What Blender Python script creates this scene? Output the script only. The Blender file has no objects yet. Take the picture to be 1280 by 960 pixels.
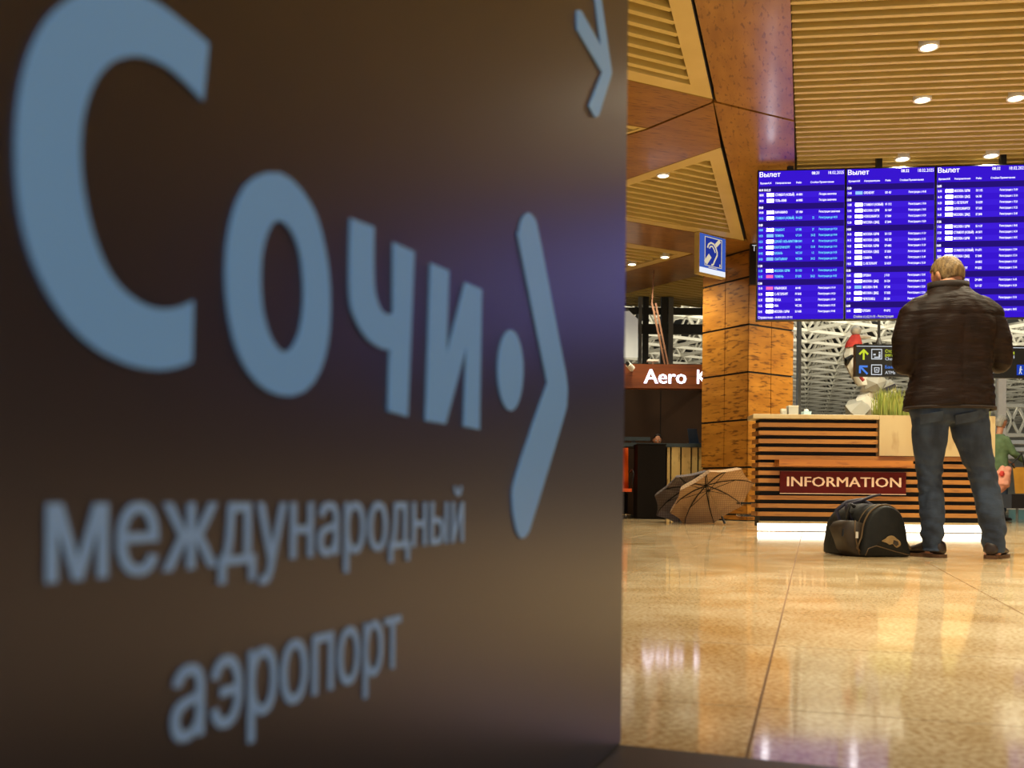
import bpy, bmesh, math, random
import numpy as np
from mathutils import Vector, Matrix, noise
from mathutils.geometry import delaunay_2d_cdt
random.seed(7)
C = bpy.context.scene.collection
# ------------------------------------------------------------------ camera, world, exposure
F, PY, CAMH, ROLL = 1200.0, 621.0, 0.32, 0.010          # focal length in px of a 1280x960 frame, horizon row, lens height
cam_d = bpy.data.cameras.new('camera'); cam = bpy.data.objects.new('camera', cam_d); C.objects.link(cam)
cam_d.sensor_width = 36; cam_d.lens = 36 * F / 1280; cam_d.shift_y = (PY - 480) / 1280
cam_d.clip_start = .02; cam_d.clip_end = 400
cr, sr = math.cos(ROLL), math.sin(ROLL)
cam.matrix_world = Matrix(((cr, -sr, 0, 0), (0, 0, -1, 0), (sr, cr, 0, CAMH), (0, 0, 0, 1)))
cam_d.dof.use_dof = True; cam_d.dof.focus_distance = 8.6; cam_d.dof.aperture_fstop = cam_d.lens / 1000 / .0056
bpy.context.scene.camera = cam
vs = bpy.context.scene.view_settings
vs.view_transform = 'Standard'; vs.look = 'None'; vs.exposure = 0.0; vs.gamma = 1.0; vs.use_curve_mapping = False
world = bpy.data.worlds.new('hall_light'); bpy.context.scene.world = world; world.use_nodes = True
bg = world.node_tree.nodes['Background']; bg.inputs[0].default_value = (1.0, .95, .87, 1); bg.inputs[1].default_value = .95
def lamp(name, kind, loc, power, color, **kw):
    d = bpy.data.lights.new(name, kind); d.energy = power; d.color = color
    for k, v in kw.items(): setattr(d, k, v)
    o = bpy.data.objects.new(name, d); C.objects.link(o); o.location = loc
    return o
WARM = (1.0, .88, .62)
for nx in (8, 17, 27):                                  # unseen fill lights added beyond the glass, brightening the roof trusses from below
    l = lamp('truss_fill_light', 'AREA', (nx, 26, 1.5), 1900, (1, .95, .84), shape='DISK', size=1.6)
    l.rotation_euler = (math.radians(145), 0, math.radians(-14))
# ------------------------------------------------------------------ measuring helpers
cam_p = Vector((0, 0, CAMH))
def un(px, py):
    u, v = px - 640, py - PY
    return u * cr + v * sr, -u * sr + v * cr
def W(px, py, Y):
    u, v = un(px, py); return Vector((u / F * Y, Y, CAMH - v / F * Y))
def P(px, py, Z=0.0):
    u, v = un(px, py); Y = F * (CAMH - Z) / v; return Vector((u / F * Y, Y, Z))
def on_plane(px, py, p0, n):
    u, v = un(px, py); d = Vector((u / F, 1, -v / F)); return cam_p + d * ((p0 - cam_p).dot(n) / d.dot(n))
def ext(a, b, x): return (x, a[1] + (b[1] - a[1]) * (x - a[0]) / (b[0] - a[0]))
# ------------------------------------------------------------------ materials
def lin(c): return tuple(((v / 255) / 12.92 if v <= 10 else ((v / 255 + .055) / 1.055) ** 2.4) for v in c)
def mat(name, rgb, rough=.6, metal=0, spec=.5, emit=0, em_rgb=None, var=0, vscale=(8, 8, 8), rgb2=None, bump=0, bscale=None, lo=.35, hi=.65, detail=3, rot=0, thin=False, sheen=0):
    m = bpy.data.materials.new(name); m.use_nodes = True
    nt = m.node_tree; b = nt.nodes['Principled BSDF']
    col = lin(rgb) + (1,)
    b.inputs['Base Color'].default_value = col; b.inputs['Roughness'].default_value = rough
    b.inputs['Metallic'].default_value = metal; b.inputs['Specular IOR Level'].default_value = spec
    if sheen: b.inputs['Sheen Weight'].default_value = sheen
    if emit:
        b.inputs['Emission Color'].default_value = lin(em_rgb or rgb) + (1,); b.inputs['Emission Strength'].default_value = emit
    if rgb2 or bump:
        g = nt.nodes.new('ShaderNodeNewGeometry'); mp = nt.nodes.new('ShaderNodeMapping')
        nt.links.new(g.outputs['Position'], mp.inputs['Vector'])
        mp.inputs['Scale'].default_value = vscale; mp.inputs['Rotation'].default_value = (0, 0, rot)
    if rgb2:
        n = nt.nodes.new('ShaderNodeTexNoise'); n.inputs['Scale'].default_value = 1; n.inputs['Detail'].default_value = detail
        nt.links.new(mp.outputs[0], n.inputs['Vector'])
        r = nt.nodes.new('ShaderNodeValToRGB'); r.color_ramp.elements[0].position = lo; r.color_ramp.elements[1].position = hi
        r.color_ramp.elements[0].color = col; r.color_ramp.elements[1].color = lin(rgb2) + (1,)
        nt.links.new(n.outputs['Fac'], r.inputs[0]); nt.links.new(r.outputs[0], b.inputs['Base Color'])
    if bump:
        n2 = nt.nodes.new('ShaderNodeTexNoise'); n2.inputs['Scale'].default_value = 1; n2.inputs['Detail'].default_value = 4
        mp2 = nt.nodes.new('ShaderNodeMapping'); nt.links.new(g.outputs['Position'], mp2.inputs['Vector']); mp2.inputs['Scale'].default_value = bscale or vscale
        nt.links.new(mp2.outputs[0], n2.inputs['Vector'])
        bp = nt.nodes.new('ShaderNodeBump'); bp.inputs['Strength'].default_value = bump; bp.inputs['Distance'].default_value = .01
        nt.links.new(n2.outputs['Fac'], bp.inputs['Height']); nt.links.new(bp.outputs[0], b.inputs['Normal'])
    return m
def wood(name, base, dark, flake, grain, rot=0, rough=.35, coat=0, fleck=(1.7, .58, .72)):
    """lacquered wood: slow tone bands, fine grain and short dark flecks, all stretched along one direction (grain = scale per axis)"""
    m = bpy.data.materials.new(name); m.use_nodes = True; nt = m.node_tree; b = nt.nodes['Principled BSDF']
    b.inputs['Roughness'].default_value = rough
    if coat: b.inputs['Coat Weight'].default_value = coat; b.inputs['Coat Roughness'].default_value = .12
    g = nt.nodes.new('ShaderNodeNewGeometry')
    r1 = nt.nodes.new('ShaderNodeMapping'); r1.inputs['Rotation'].default_value = (0, 0, rot); nt.links.new(g.outputs['Position'], r1.inputs['Vector'])
    def ns(mult, det, lo, hi, a, c):
        mp = nt.nodes.new('ShaderNodeMapping'); mp.inputs['Scale'].default_value = tuple(x * mult for x in grain); nt.links.new(r1.outputs[0], mp.inputs['Vector'])
        n = nt.nodes.new('ShaderNodeTexNoise'); n.inputs['Scale'].default_value = 1; n.inputs['Detail'].default_value = det; nt.links.new(mp.outputs[0], n.inputs['Vector'])
        r = nt.nodes.new('ShaderNodeValToRGB'); r.color_ramp.elements[0].position = lo; r.color_ramp.elements[1].position = hi
        r.color_ramp.elements[0].color = a; r.color_ramp.elements[1].color = c
        nt.links.new(n.outputs['Fac'], r.inputs[0]); return r
    t = ns(.35, 4, .3, .7, lin(dark) + (1,), lin(base) + (1,))
    f = ns(fleck[0], 2.5, fleck[1], fleck[2], (0, 0, 0, 1), (.8, .8, .8, 1))
    mx = nt.nodes.new('ShaderNodeMix'); mx.data_type = 'RGBA'; mx.inputs[7].default_value = lin(flake) + (1,)
    nt.links.new(f.outputs[0], mx.inputs[0]); nt.links.new(t.outputs[0], mx.inputs[6]); nt.links.new(mx.outputs[2], b.inputs['Base Color'])
    return m
def glow(name, rgb, k):
    m = bpy.data.materials.new(name); m.use_nodes = True; nt = m.node_tree; nt.nodes.remove(nt.nodes['Principled BSDF'])
    e = nt.nodes.new('ShaderNodeEmission'); e.inputs[0].default_value = lin(rgb) + (1,); e.inputs[1].default_value = k
    nt.links.new(e.outputs[0], nt.nodes['Material Output'].inputs[0]); return m
def glass_mat():
    m = bpy.data.materials.new('window_glass'); m.use_nodes = True; nt = m.node_tree; nt.nodes.remove(nt.nodes['Principled BSDF'])
    t = nt.nodes.new('ShaderNodeBsdfTransparent'); t.inputs[0].default_value = (.97, .98, .97, 1)
    g = nt.nodes.new('ShaderNodeBsdfGlossy'); g.inputs['Roughness'].default_value = .02
    f = nt.nodes.new('ShaderNodeFresnel'); f.inputs[0].default_value = 1.3; x = nt.nodes.new('ShaderNodeMixShader')
    nt.links.new(f.outputs[0], x.inputs[0]); nt.links.new(t.outputs[0], x.inputs[1]); nt.links.new(g.outputs[0], x.inputs[2])
    nt.links.new(x.outputs[0], nt.nodes['Material Output'].inputs[0]); return m
def granite():
    m = mat('polished_granite', (216, 182, 122), .075, spec=.27)
    nt = m.node_tree; b = nt.nodes['Principled BSDF']; g = nt.nodes.new('ShaderNodeNewGeometry')
    def ramp(scale, det, lo, hi, a, c):
        n = nt.nodes.new('ShaderNodeTexNoise'); n.inputs['Scale'].default_value = scale; n.inputs['Detail'].default_value = det
        nt.links.new(g.outputs['Position'], n.inputs['Vector'])
        r = nt.nodes.new('ShaderNodeValToRGB'); r.color_ramp.elements[0].position = lo; r.color_ramp.elements[1].position = hi
        r.color_ramp.elements[0].color = lin(a) + (1,); r.color_ramp.elements[1].color = lin(c) + (1,)
        nt.links.new(n.outputs['Fac'], r.inputs[0]); return r
    a = ramp(95, 3, .36, .60, (202, 172, 126), (243, 225, 188)); c = ramp(3.2, 3, .3, .7, (214, 196, 168), (255, 255, 255))
    mx = nt.nodes.new('ShaderNodeMix'); mx.data_type = 'RGBA'; mx.blend_type = 'MULTIPLY'; mx.inputs[0].default_value = 1
    nt.links.new(a.outputs[0], mx.inputs[6]); nt.links.new(c.outputs[0], mx.inputs[7]); nt.links.new(mx.outputs[2], b.inputs['Base Color'])
    return m
M = dict(
    granite=granite(), grout=mat('tile_joint', (112, 78, 40), .7),
    wood_soffit=wood('soffit_wood_lengthways', (164, 120, 58), (138, 95, 42), (92, 55, 24), (24, 6.5, 10), rot=.30, rough=.28, coat=.15, fleck=(1.4, .55, .68)),
    wood_soffit2=wood('soffit_wood_crossways', (160, 116, 56), (134, 92, 40), (88, 52, 22), (5.0, 26, 10), rot=-.3, rough=.28, coat=.15, fleck=(1.4, .54, .67)),
    wood_pillar=wood('pillar_wood', (184, 126, 46), (150, 96, 30), (84, 46, 16), (5.5, 5.5, 26), rough=.34, coat=.1, fleck=(1.15, .53, .66)),
    wood_dark_board=wood('kiosk_board_wood', (136, 72, 34), (104, 52, 24), (66, 30, 14), (1.5, 1.5, 26), rough=.4),
    plank=wood('pale_plank_wood', (226, 194, 122), (200, 164, 92), (160, 122, 62), (7, 7, 4), rough=.5),
    slat_wood=wood('desk_slat_wood', (164, 112, 46), (138, 88, 32), (106, 62, 20), (3, 30, 40), rough=.4),
    desk_cream=wood('desk_cream_wood', (182, 164, 124), (170, 148, 106), (154, 130, 90), (6, 20, 2.5), rough=.45),
    rail_wood=wood('ledge_wood', (176, 112, 36), (146, 84, 22), (104, 56, 14), (3, 30, 30), rough=.3),
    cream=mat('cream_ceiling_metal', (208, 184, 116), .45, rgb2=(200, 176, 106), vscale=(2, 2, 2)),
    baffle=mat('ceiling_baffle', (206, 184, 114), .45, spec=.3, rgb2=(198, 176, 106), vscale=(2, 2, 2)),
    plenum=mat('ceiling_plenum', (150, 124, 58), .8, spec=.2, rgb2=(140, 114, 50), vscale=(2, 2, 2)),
    black=mat('black_plastic', (14, 13, 13), .45, rgb2=(18, 17, 16), vscale=(20, 20, 20)),
    black_matt=mat('matt_black', (16, 13, 11), .75, rgb2=(20, 17, 14), vscale=(9, 9, 9)),
    steel=mat('brushed_steel', (170, 168, 160), .3, metal=1, rgb2=(150, 150, 144), vscale=(3, 3, 60)),
    chrome=mat('chrome', (225, 222, 212), .12, metal=1, rgb2=(215, 212, 204), vscale=(6, 6, 6)),
    grey_frame=mat('grey_window_metal', (120, 122, 116), .4, metal=.3, rgb2=(108, 110, 106), vscale=(3, 3, 3)),
    dark_frame=mat('dark_window_metal', (30, 32, 28), .5, rgb2=(38, 40, 34), vscale=(3, 3, 3)),
    truss=mat('white_truss_paint', (232, 226, 206), .45, rgb2=(222, 216, 194), vscale=(1, 1, 1)),
    roof=mat('dark_roof_sheet', (30, 37, 46), .7, rgb2=(38, 46, 56), vscale=(.6, .6, .6)),
    far_wall=mat('far_hall_wall', (150, 146, 130), .7, rgb2=(170, 166, 150), vscale=(.4, .4, 2)),
    stele=mat('dark_brown_satin_board', (18, 12, 11), .34, spec=.5, rgb2=(16, 11, 10), vscale=(3, 3, 3)),
    stele_base=mat('stele_base_metal', (40, 30, 26), .5, spec=.5, rgb2=(46, 36, 30), vscale=(5, 5, 5)),
    vinyl=mat('pale_blue_vinyl', (140, 196, 255), .42, spec=.4, rgb2=(136, 192, 253), vscale=(3, 3, 3)),
    vinyl_small=mat('pale_grey_blue_print', (164, 202, 246), .5, rgb2=(158, 194, 238), vscale=(3, 3, 3)),
    screen=glow('screen_blue', (54, 21, 200), 1.1), screen_band=glow('screen_dark_band', (38, 18, 118), 1.0), screen_row=glow('screen_row_blue', (60, 28, 210), 1.1),
    scr_white=glow('screen_white', (250, 245, 255), 1.5), scr_box=glow('screen_white_box', (250, 245, 255), 9.0), scr_cyan=glow('screen_cyan', (120, 225, 245), 1.3), scr_pink=glow('screen_pink', (255, 110, 190), 1.0),
    scr_sky=glow('screen_pale_blue', (150, 205, 255), 1.0), scr_yellow=glow('screen_pale_yellow', (245, 245, 190), 1.0),
    lamp=glow('downlight_lens', (255, 236, 190), 14), led=glow('desk_led_strip', (255, 246, 226), 3.2), letter_lit=glow('lit_letter', (240, 232, 255), 4.0),
    sign_blue=glow('lit_sign_blue', (70, 104, 205), .75), sign_blue_dark=glow('lit_sign_deep_blue', (40, 58, 160), .8), sign_cream=glow('lit_sign_cream', (228, 214, 178), .9), sign_white=glow('lit_sign_white', (236, 240, 250), 1.0),
    dir_yellow=glow('sign_yellow_green', (215, 230, 60), .9), dir_white=glow('sign_white_print', (225, 230, 235), .85), dir_blue=glow('sign_blue_print', (86, 140, 240), .9), dir_block=glow('sign_blue_block', (36, 70, 190), .8),
    maroon=mat('maroon_plate', (84, 8, 8), .6, spec=.2, rgb2=(76, 7, 7), vscale=(6, 6, 6)), plate_letter=mat('plate_letter_cream', (226, 200, 172), .6, emit=.12, rgb2=(220, 194, 166), vscale=(6, 6, 6)),
    jacket=mat('brown_quilted_nylon', (36, 20, 10), .6, spec=.2, rgb2=(26, 14, 7), vscale=(9, 9, 9), bump=.6, bscale=(12, 12, 55)),
    jacket_dark=mat('dark_brown_knit_collar', (40, 26, 16), .8, rgb2=(32, 20, 12), vscale=(60, 60, 60)),
    jeans=mat('washed_denim', (52, 66, 86), .85, rgb2=(30, 40, 56), vscale=(10, 10, 6), bump=.5, bscale=(16, 16, 40)),
    skin=mat('skin', (212, 150, 112), .5, rgb2=(200, 134, 98), vscale=(25, 25, 25)),
    hair=mat('fair_grey_hair', (158, 128, 78), .6, rgb2=(104, 80, 46), vscale=(60, 60, 24), bump=.6, bscale=(120, 120, 40)),
    hair_dark=mat('dark_hair', (30, 20, 16), .5, rgb2=(44, 30, 22), vscale=(60, 60, 20)), hair_grey=mat('pale_grey_hair', (176, 172, 160), .6, rgb2=(150, 146, 134), vscale=(60, 60, 20)),
    shoe=mat('dark_brown_leather', (50, 34, 24), .5, rgb2=(38, 26, 18), vscale=(30, 30, 30)), sole=mat('tan_rubber_sole', (92, 60, 30), .7, rgb2=(78, 50, 24), vscale=(30, 30, 30)),
    bag=mat('black_olive_nylon', (25, 25, 21), .65, spec=.3, rgb2=(19, 19, 16), vscale=(20, 20, 20), bump=.4, bscale=(24, 24, 24)),
    bag_trim=mat('tan_piping', (100, 78, 46), .6, rgb2=(86, 66, 38), vscale=(30, 30, 30)), bag_strap=mat('navy_webbing', (30, 26, 44), .7, rgb2=(34, 30, 48), vscale=(60, 60, 60)),
    bag_brown=mat('brown_nylon', (54, 42, 27), .6, rgb2=(42, 32, 20), vscale=(20, 20, 20)), emblem=mat('tan_emblem', (160, 132, 84), .7, rgb2=(140, 112, 66), vscale=(30, 30, 30)),
    grass=mat('ornamental_grass', (98, 116, 32), .6, rgb2=(146, 146, 66), vscale=(60, 60, 5)), soil=mat('potting_soil', (50, 38, 26), .9, rgb2=(36, 26, 18), vscale=(50, 50, 50)),
    orange=mat('orange_chair_shell', (214, 84, 14), .4, rgb2=(200, 74, 10), vscale=(5, 5, 5)), wall_panel=wood('wall_panel_wood', (84, 50, 22), (68, 40, 17), (48, 28, 12), (6, 6, 20), rough=.5), kiosk_wall=mat('dark_brown_wall', (48, 29, 13), .7, spec=.2, rgb2=(42, 25, 11), vscale=(2, 2, 2)),
    kiosk_black=mat('black_brown_cabinet', (14, 9, 6), .7, spec=.15, rgb2=(17, 11, 7), vscale=(4, 4, 4)), worktop=mat('dark_green_grey_worktop', (44, 54, 52), .3, rgb2=(50, 60, 58), vscale=(8, 8, 8)),
    laptop=mat('blue_grey_laptop', (62, 76, 100), .35, rgb2=(54, 68, 92), vscale=(6, 6, 6)), white=mat('white_paint', (226, 224, 216), .5, rgb2=(218, 216, 208), vscale=(6, 6, 6)),
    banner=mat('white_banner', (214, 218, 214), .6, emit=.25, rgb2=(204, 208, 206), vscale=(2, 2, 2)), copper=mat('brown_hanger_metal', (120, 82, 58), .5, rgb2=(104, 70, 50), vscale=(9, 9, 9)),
    facet=mat('faceted_white_plaster', (226, 224, 212), .6, rgb2=(214, 212, 200), vscale=(2, 2, 2)), facet_grey=mat('faceted_grey_plaster', (176, 176, 166), .6, rgb2=(166, 166, 156), vscale=(2, 2, 2)),
    red=mat('red_cloth', (224, 74, 62), .7, rgb2=(208, 62, 52), vscale=(8, 8, 8)), red_dark=mat('dark_red_ribbon', (158, 40, 36), .6, rgb2=(144, 34, 30), vscale=(8, 8, 8)),
    green=mat('sage_green_cloth', (104, 128, 88), .8, rgb2=(88, 112, 76), vscale=(9, 9, 9), bump=.4, bscale=(14, 14, 14)), pink=mat('salmon_pink_cloth', (226, 158, 132), .7, rgb2=(212, 142, 116), vscale=(8, 8, 8)),
    tan=mat('tan_leather', (196, 142, 48), .45, rgb2=(182, 128, 40), vscale=(8, 8, 8)), beige=mat('beige_coat', (216, 176, 112), .75, rgb2=(202, 160, 98), vscale=(8, 8, 8)), bench=mat('black_bench_leather', (20, 16, 14), .4, rgb2=(26, 21, 18), vscale=(8, 8, 8)),
    teal=mat('pale_teal_panel', (110, 160, 168), .5, rgb2=(120, 170, 176), vscale=(2, 2, 2)), glass=glass_mat(), eye=mat('eye_white', (230, 226, 220), .3, rgb2=(226, 220, 214), vscale=(40, 40, 40)), lip=mat('lips', (170, 96, 84), .5, rgb2=(160, 88, 76), vscale=(40, 40, 40)),
    paper=mat('pale_card', (214, 210, 196), .7, rgb2=(206, 202, 188), vscale=(20, 20, 20)), tissue=mat('pale_blue_box', (178, 208, 222), .6, rgb2=(168, 200, 216), vscale=(20, 20, 20)),
)
def fabric(name, a, b, line, k):
    m = bpy.data.materials.new(name); m.use_nodes = True; nt = m.node_tree; p = nt.nodes['Principled BSDF']; p.inputs['Roughness'].default_value = .8
    g = nt.nodes.new('ShaderNodeNewGeometry'); n = nt.nodes.new('ShaderNodeTexNoise'); n.inputs['Scale'].default_value = 6; nt.links.new(g.outputs['Position'], n.inputs['Vector'])
    r = nt.nodes.new('ShaderNodeValToRGB'); r.color_ramp.elements[0].color = lin(a) + (1,); r.color_ramp.elements[1].color = lin(b) + (1,); r.color_ramp.elements[0].position = .35; r.color_ramp.elements[1].position = .65
    nt.links.new(n.outputs['Fac'], r.inputs[0]); last = r.outputs[0]
    for d in ('X', 'Z'):
        w = nt.nodes.new('ShaderNodeTexWave'); w.bands_direction = d; w.inputs['Scale'].default_value = k; nt.links.new(g.outputs['Position'], w.inputs['Vector'])
        q = nt.nodes.new('ShaderNodeValToRGB'); q.color_ramp.elements[0].position = .86; q.color_ramp.elements[1].position = .96; nt.links.new(w.outputs['Fac'], q.inputs[0])
        x = nt.nodes.new('ShaderNodeMix'); x.data_type = 'RGBA'; x.inputs[7].default_value = lin(line) + (1,); nt.links.new(q.outputs[0], x.inputs[0]); nt.links.new(last, x.inputs[6]); last = x.outputs[2]
    nt.links.new(last, p.inputs['Base Color'])
    t = nt.nodes.new('ShaderNodeBsdfTranslucent'); nt.links.new(last, t.inputs[0]); mx = nt.nodes.new('ShaderNodeMixShader'); mx.inputs[0].default_value = .35
    nt.links.new(p.outputs[0], mx.inputs[1]); nt.links.new(t.outputs[0], mx.inputs[2]); nt.links.new(mx.outputs[0], nt.nodes['Material Output'].inputs[0]); return m
M['stele'].node_tree.nodes['Principled BSDF'].inputs['IOR'].default_value = 2.5; M['stele'].node_tree.nodes['Principled BSDF'].inputs['Specular Tint'].default_value = (.74, .74, 1, 1)
M['umb_a'] = fabric('beige_checked_nylon', (206, 178, 142), (194, 164, 130), (166, 136, 108), 12)
M['umb_b'] = fabric('slate_brown_nylon', (142, 132, 130), (124, 118, 124), (112, 98, 94), 9)
# ------------------------------------------------------------------ object helpers
MW = {}
def root(o):
    while o.parent: o = o.parent
    return o
def thing(name, label=None, cat=None, loc=(0, 0, 0), rz=0, group=None, kind=None):
    o = bpy.data.objects.new(name, None); C.objects.link(o); o.location = loc; o.rotation_euler = (0, 0, rz)
    o.empty_display_size = .1
    MW[o.name] = Matrix.Translation(Vector(loc)) @ Matrix.Rotation(rz, 4, 'Z')
    return tag(o, label, cat, group, kind)
def tag(o, label=None, cat=None, group=None, kind=None):
    if label: o['label'] = label
    if cat: o['category'] = cat
    if group: o['group'] = group
    if kind: o['kind'] = kind
    return o
class MB:
    """collects geometry in world space; build() links it as one mesh object, local to its parent's root"""
    def __init__(s): s.bm = bmesh.new()
    def faces(s, vs, fs):
        v = [s.bm.verts.new(p) for p in vs]
        for f in fs:
            try: s.bm.faces.new([v[i] for i in f])
            except ValueError: pass
        return s
    def box(s, c, d, R=None):
        c = Vector(c); h = Vector(d) / 2; pts = []
        for x in (-1, 1):
            for y in (-1, 1):
                for z in (-1, 1):
                    p = Vector((x * h.x, y * h.y, z * h.z)); pts.append(c + (R @ p if R else p))
        return s.faces(pts, [(0, 1, 3, 2), (4, 6, 7, 5), (0, 4, 5, 1), (2, 3, 7, 6), (0, 2, 6, 4), (1, 5, 7, 3)])
    def span(s, a, b, w, t, up=Vector((0, 0, 1))):                      # a bar from a to b, w wide, t along up (below/above centred)
        a, b = Vector(a), Vector(b); d = (b - a); L = d.length; d.normalize()
        x = d.cross(up).normalized(); u = x.cross(d).normalized(); pts = []
        for q in (a, b):
            for i, j in ((-1, -1), (1, -1), (1, 1), (-1, 1)): pts.append(q + x * (i * w / 2) + u * (j * t / 2))
        return s.faces(pts, [(3, 2, 1, 0), (4, 5, 6, 7), (0, 1, 5, 4), (1, 2, 6, 5), (2, 3, 7, 6), (3, 0, 4, 7)])
    def prism(s, pts, off):                                             # polygon (possibly concave) pushed along vector off
        pts = [Vector(p) for p in pts]; off = Vector(off); n = len(pts)
        v0 = [s.bm.verts.new(p) for p in pts]; v1 = [s.bm.verts.new(p + off) for p in pts]
        fs = [s.bm.faces.new(v0[::-1]), s.bm.faces.new(v1)]
        for i in range(n): s.bm.faces.new((v0[i], v0[(i + 1) % n], v1[(i + 1) % n], v1[i]))
        for f in fs: f.normal_update()
        if n > 4: bmesh.ops.triangulate(s.bm, faces=fs, ngon_method='EAR_CLIP')
        return s
    def ring_prism(s, outer, inner, off):
        off = Vector(off); n = len(outer)
        A, B = [s.bm.verts.new(p) for p in outer], [s.bm.verts.new(p) for p in inner]
        A2, B2 = [s.bm.verts.new(Vector(p) + off) for p in outer], [s.bm.verts.new(Vector(p) + off) for p in inner]
        for i in range(n):
            j = (i + 1) % n
            for q in ((A[i], A[j], B[j], B[i]), (A2[j], A2[i], B2[i], B2[j]), (A[j], A[i], A2[i], A2[j]), (B[i], B[j], B2[j], B2[i])): s.bm.faces.new(q)
        return s
    def loft(s, rings, cap=True):
        R = [[s.bm.verts.new(p) for p in r] for r in rings]; n = len(rings[0])
        for a, b in zip(R, R[1:]):
            for i in range(n): s.bm.faces.new((a[i], a[(i + 1) % n], b[(i + 1) % n], b[i]))
        if cap:
            for r, rev in ((R[0], True), (R[-1], False)):
                c = s.bm.verts.new(sum((v.co for v in r), Vector()) / n)
                for i in range(n):
                    q = (r[i], r[(i + 1) % n], c); s.bm.faces.new(q[::-1] if rev else q)
        return s
    def tube(s, pts, rad, seg=8, round_ends=False, flat=1.0, up=None):
        pts = [Vector(p) for p in pts]; n = len(pts)
        rad = [rad] * n if not hasattr(rad, '__len__') else list(rad)
        if round_ends:
            d0 = (pts[0] - pts[1]).normalized(); d1 = (pts[-1] - pts[-2]).normalized()
            pts = [pts[0] + d0 * rad[0] * .9, pts[0] + d0 * rad[0] * .6] + pts + [pts[-1] + d1 * rad[-1] * .6, pts[-1] + d1 * rad[-1] * .9]
            rad = [rad[0] * .4, rad[0] * .8] + rad + [rad[-1] * .8, rad[-1] * .4]; n += 4
        rings = []; px = None
        for i in range(n):
            d = (pts[min(i + 1, n - 1)] - pts[max(i - 1, 0)]).normalized()
            if px is None:
                r = Vector(up) if up else (Vector((0, 0, 1)) if abs(d.z) < .9 else Vector((0, 1, 0))); px = d.cross(r).normalized()
            px = (px - d * px.dot(d)).normalized(); py = d.cross(px)
            rings.append([pts[i] + (px * math.cos(t) + py * math.sin(t) * flat) * rad[i] for t in [2 * math.pi * k / seg for k in range(seg)]])
        return s.loft(rings)
    def cyl(s, c, r, h, seg=16, r2=None):
        c = Vector(c); r2 = r if r2 is None else r2
        return s.loft([[c + Vector((q * math.cos(t), q * math.sin(t), z)) for t in [2 * math.pi * k / seg for k in range(seg)]] for q, z in ((r, 0), (r2, h))])
    def ball(s, c, r, seg=12, scale=(1, 1, 1), R=None):
        c = Vector(c); rings = []
        for i in range(1, seg // 2 + 1):
            ph = math.pi * i / (seg // 2 + 1); ring = []
            for k in range(seg):
                t = 2 * math.pi * k / seg; p = Vector((r * math.sin(ph) * math.cos(t) * scale[0], r * math.sin(ph) * math.sin(t) * scale[1], -r * math.cos(ph) * scale[2]))
                ring.append(c + (R @ p if R else p))
            rings.append(ring)
        return s.loft(rings)
    def build(s, name, m, parent=None, smooth=False, bevel=0, seg=2):
        bm = s.bm
        if bevel:
            bmesh.ops.bevel(bm, geom=[e for e in bm.edges if len(e.link_faces) == 2 and e.calc_face_angle(0) > .6], offset=bevel, segments=seg, affect='EDGES', profile=.5)
        bmesh.ops.recalc_face_normals(bm, faces=bm.faces)
        me = bpy.data.meshes.new(name)
        if parent is not None: bm.transform(MW[root(parent).name].inverted())
        bm.to_mesh(me); bm.free()
        return link(name, me, m, parent, smooth)
def link(name, me, m, parent=None, smooth=False):
    me.polygons.foreach_set('use_smooth', [bool(smooth)] * len(me.polygons))
    me.materials.append(M[m] if isinstance(m, str) else m)
    o = bpy.data.objects.new(name, me); C.objects.link(o)
    if parent is not None: o.parent = parent
    return o
def single(mb, name, m, loc, label, cat, group=None, kind=None, smooth=False, bevel=0):
    """a thing that is one mesh, its origin at loc"""
    mb.bm.transform(Matrix.Translation(-Vector(loc)))
    o = mb.build(name, m, None, smooth, bevel); o.location = loc; MW[o.name] = Matrix.Translation(Vector(loc))
    return tag(o, label, cat, group, kind)
def remesh(mb, voxel, name, m, parent, it=2, wrinkle=None):
    """closes overlapping pieces into one continuous skin"""
    bmesh.ops.recalc_face_normals(mb.bm, faces=mb.bm.faces)
    me = bpy.data.meshes.new('t'); mb.bm.to_mesh(me); mb.bm.free(); t = bpy.data.objects.new('t', me); C.objects.link(t)
    r = t.modifiers.new('r', 'REMESH'); r.mode = 'VOXEL'; r.voxel_size = voxel
    if it: sm = t.modifiers.new('s', 'SMOOTH'); sm.iterations = it; sm.factor = .5
    dg = bpy.context.evaluated_depsgraph_get(); dg.update(); out = bpy.data.meshes.new_from_object(t.evaluated_get(dg)); out.name = name
    bpy.data.objects.remove(t); bpy.data.meshes.remove(me)
    if wrinkle:
        nn = [v.normal.copy() for v in out.vertices]
        for v, k in zip(out.vertices, nn): v.co += k * wrinkle(v.co, k)
    out.transform(MW[root(parent).name].inverted())
    return link(name, out, m, parent, True)
_tx = {}
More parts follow.
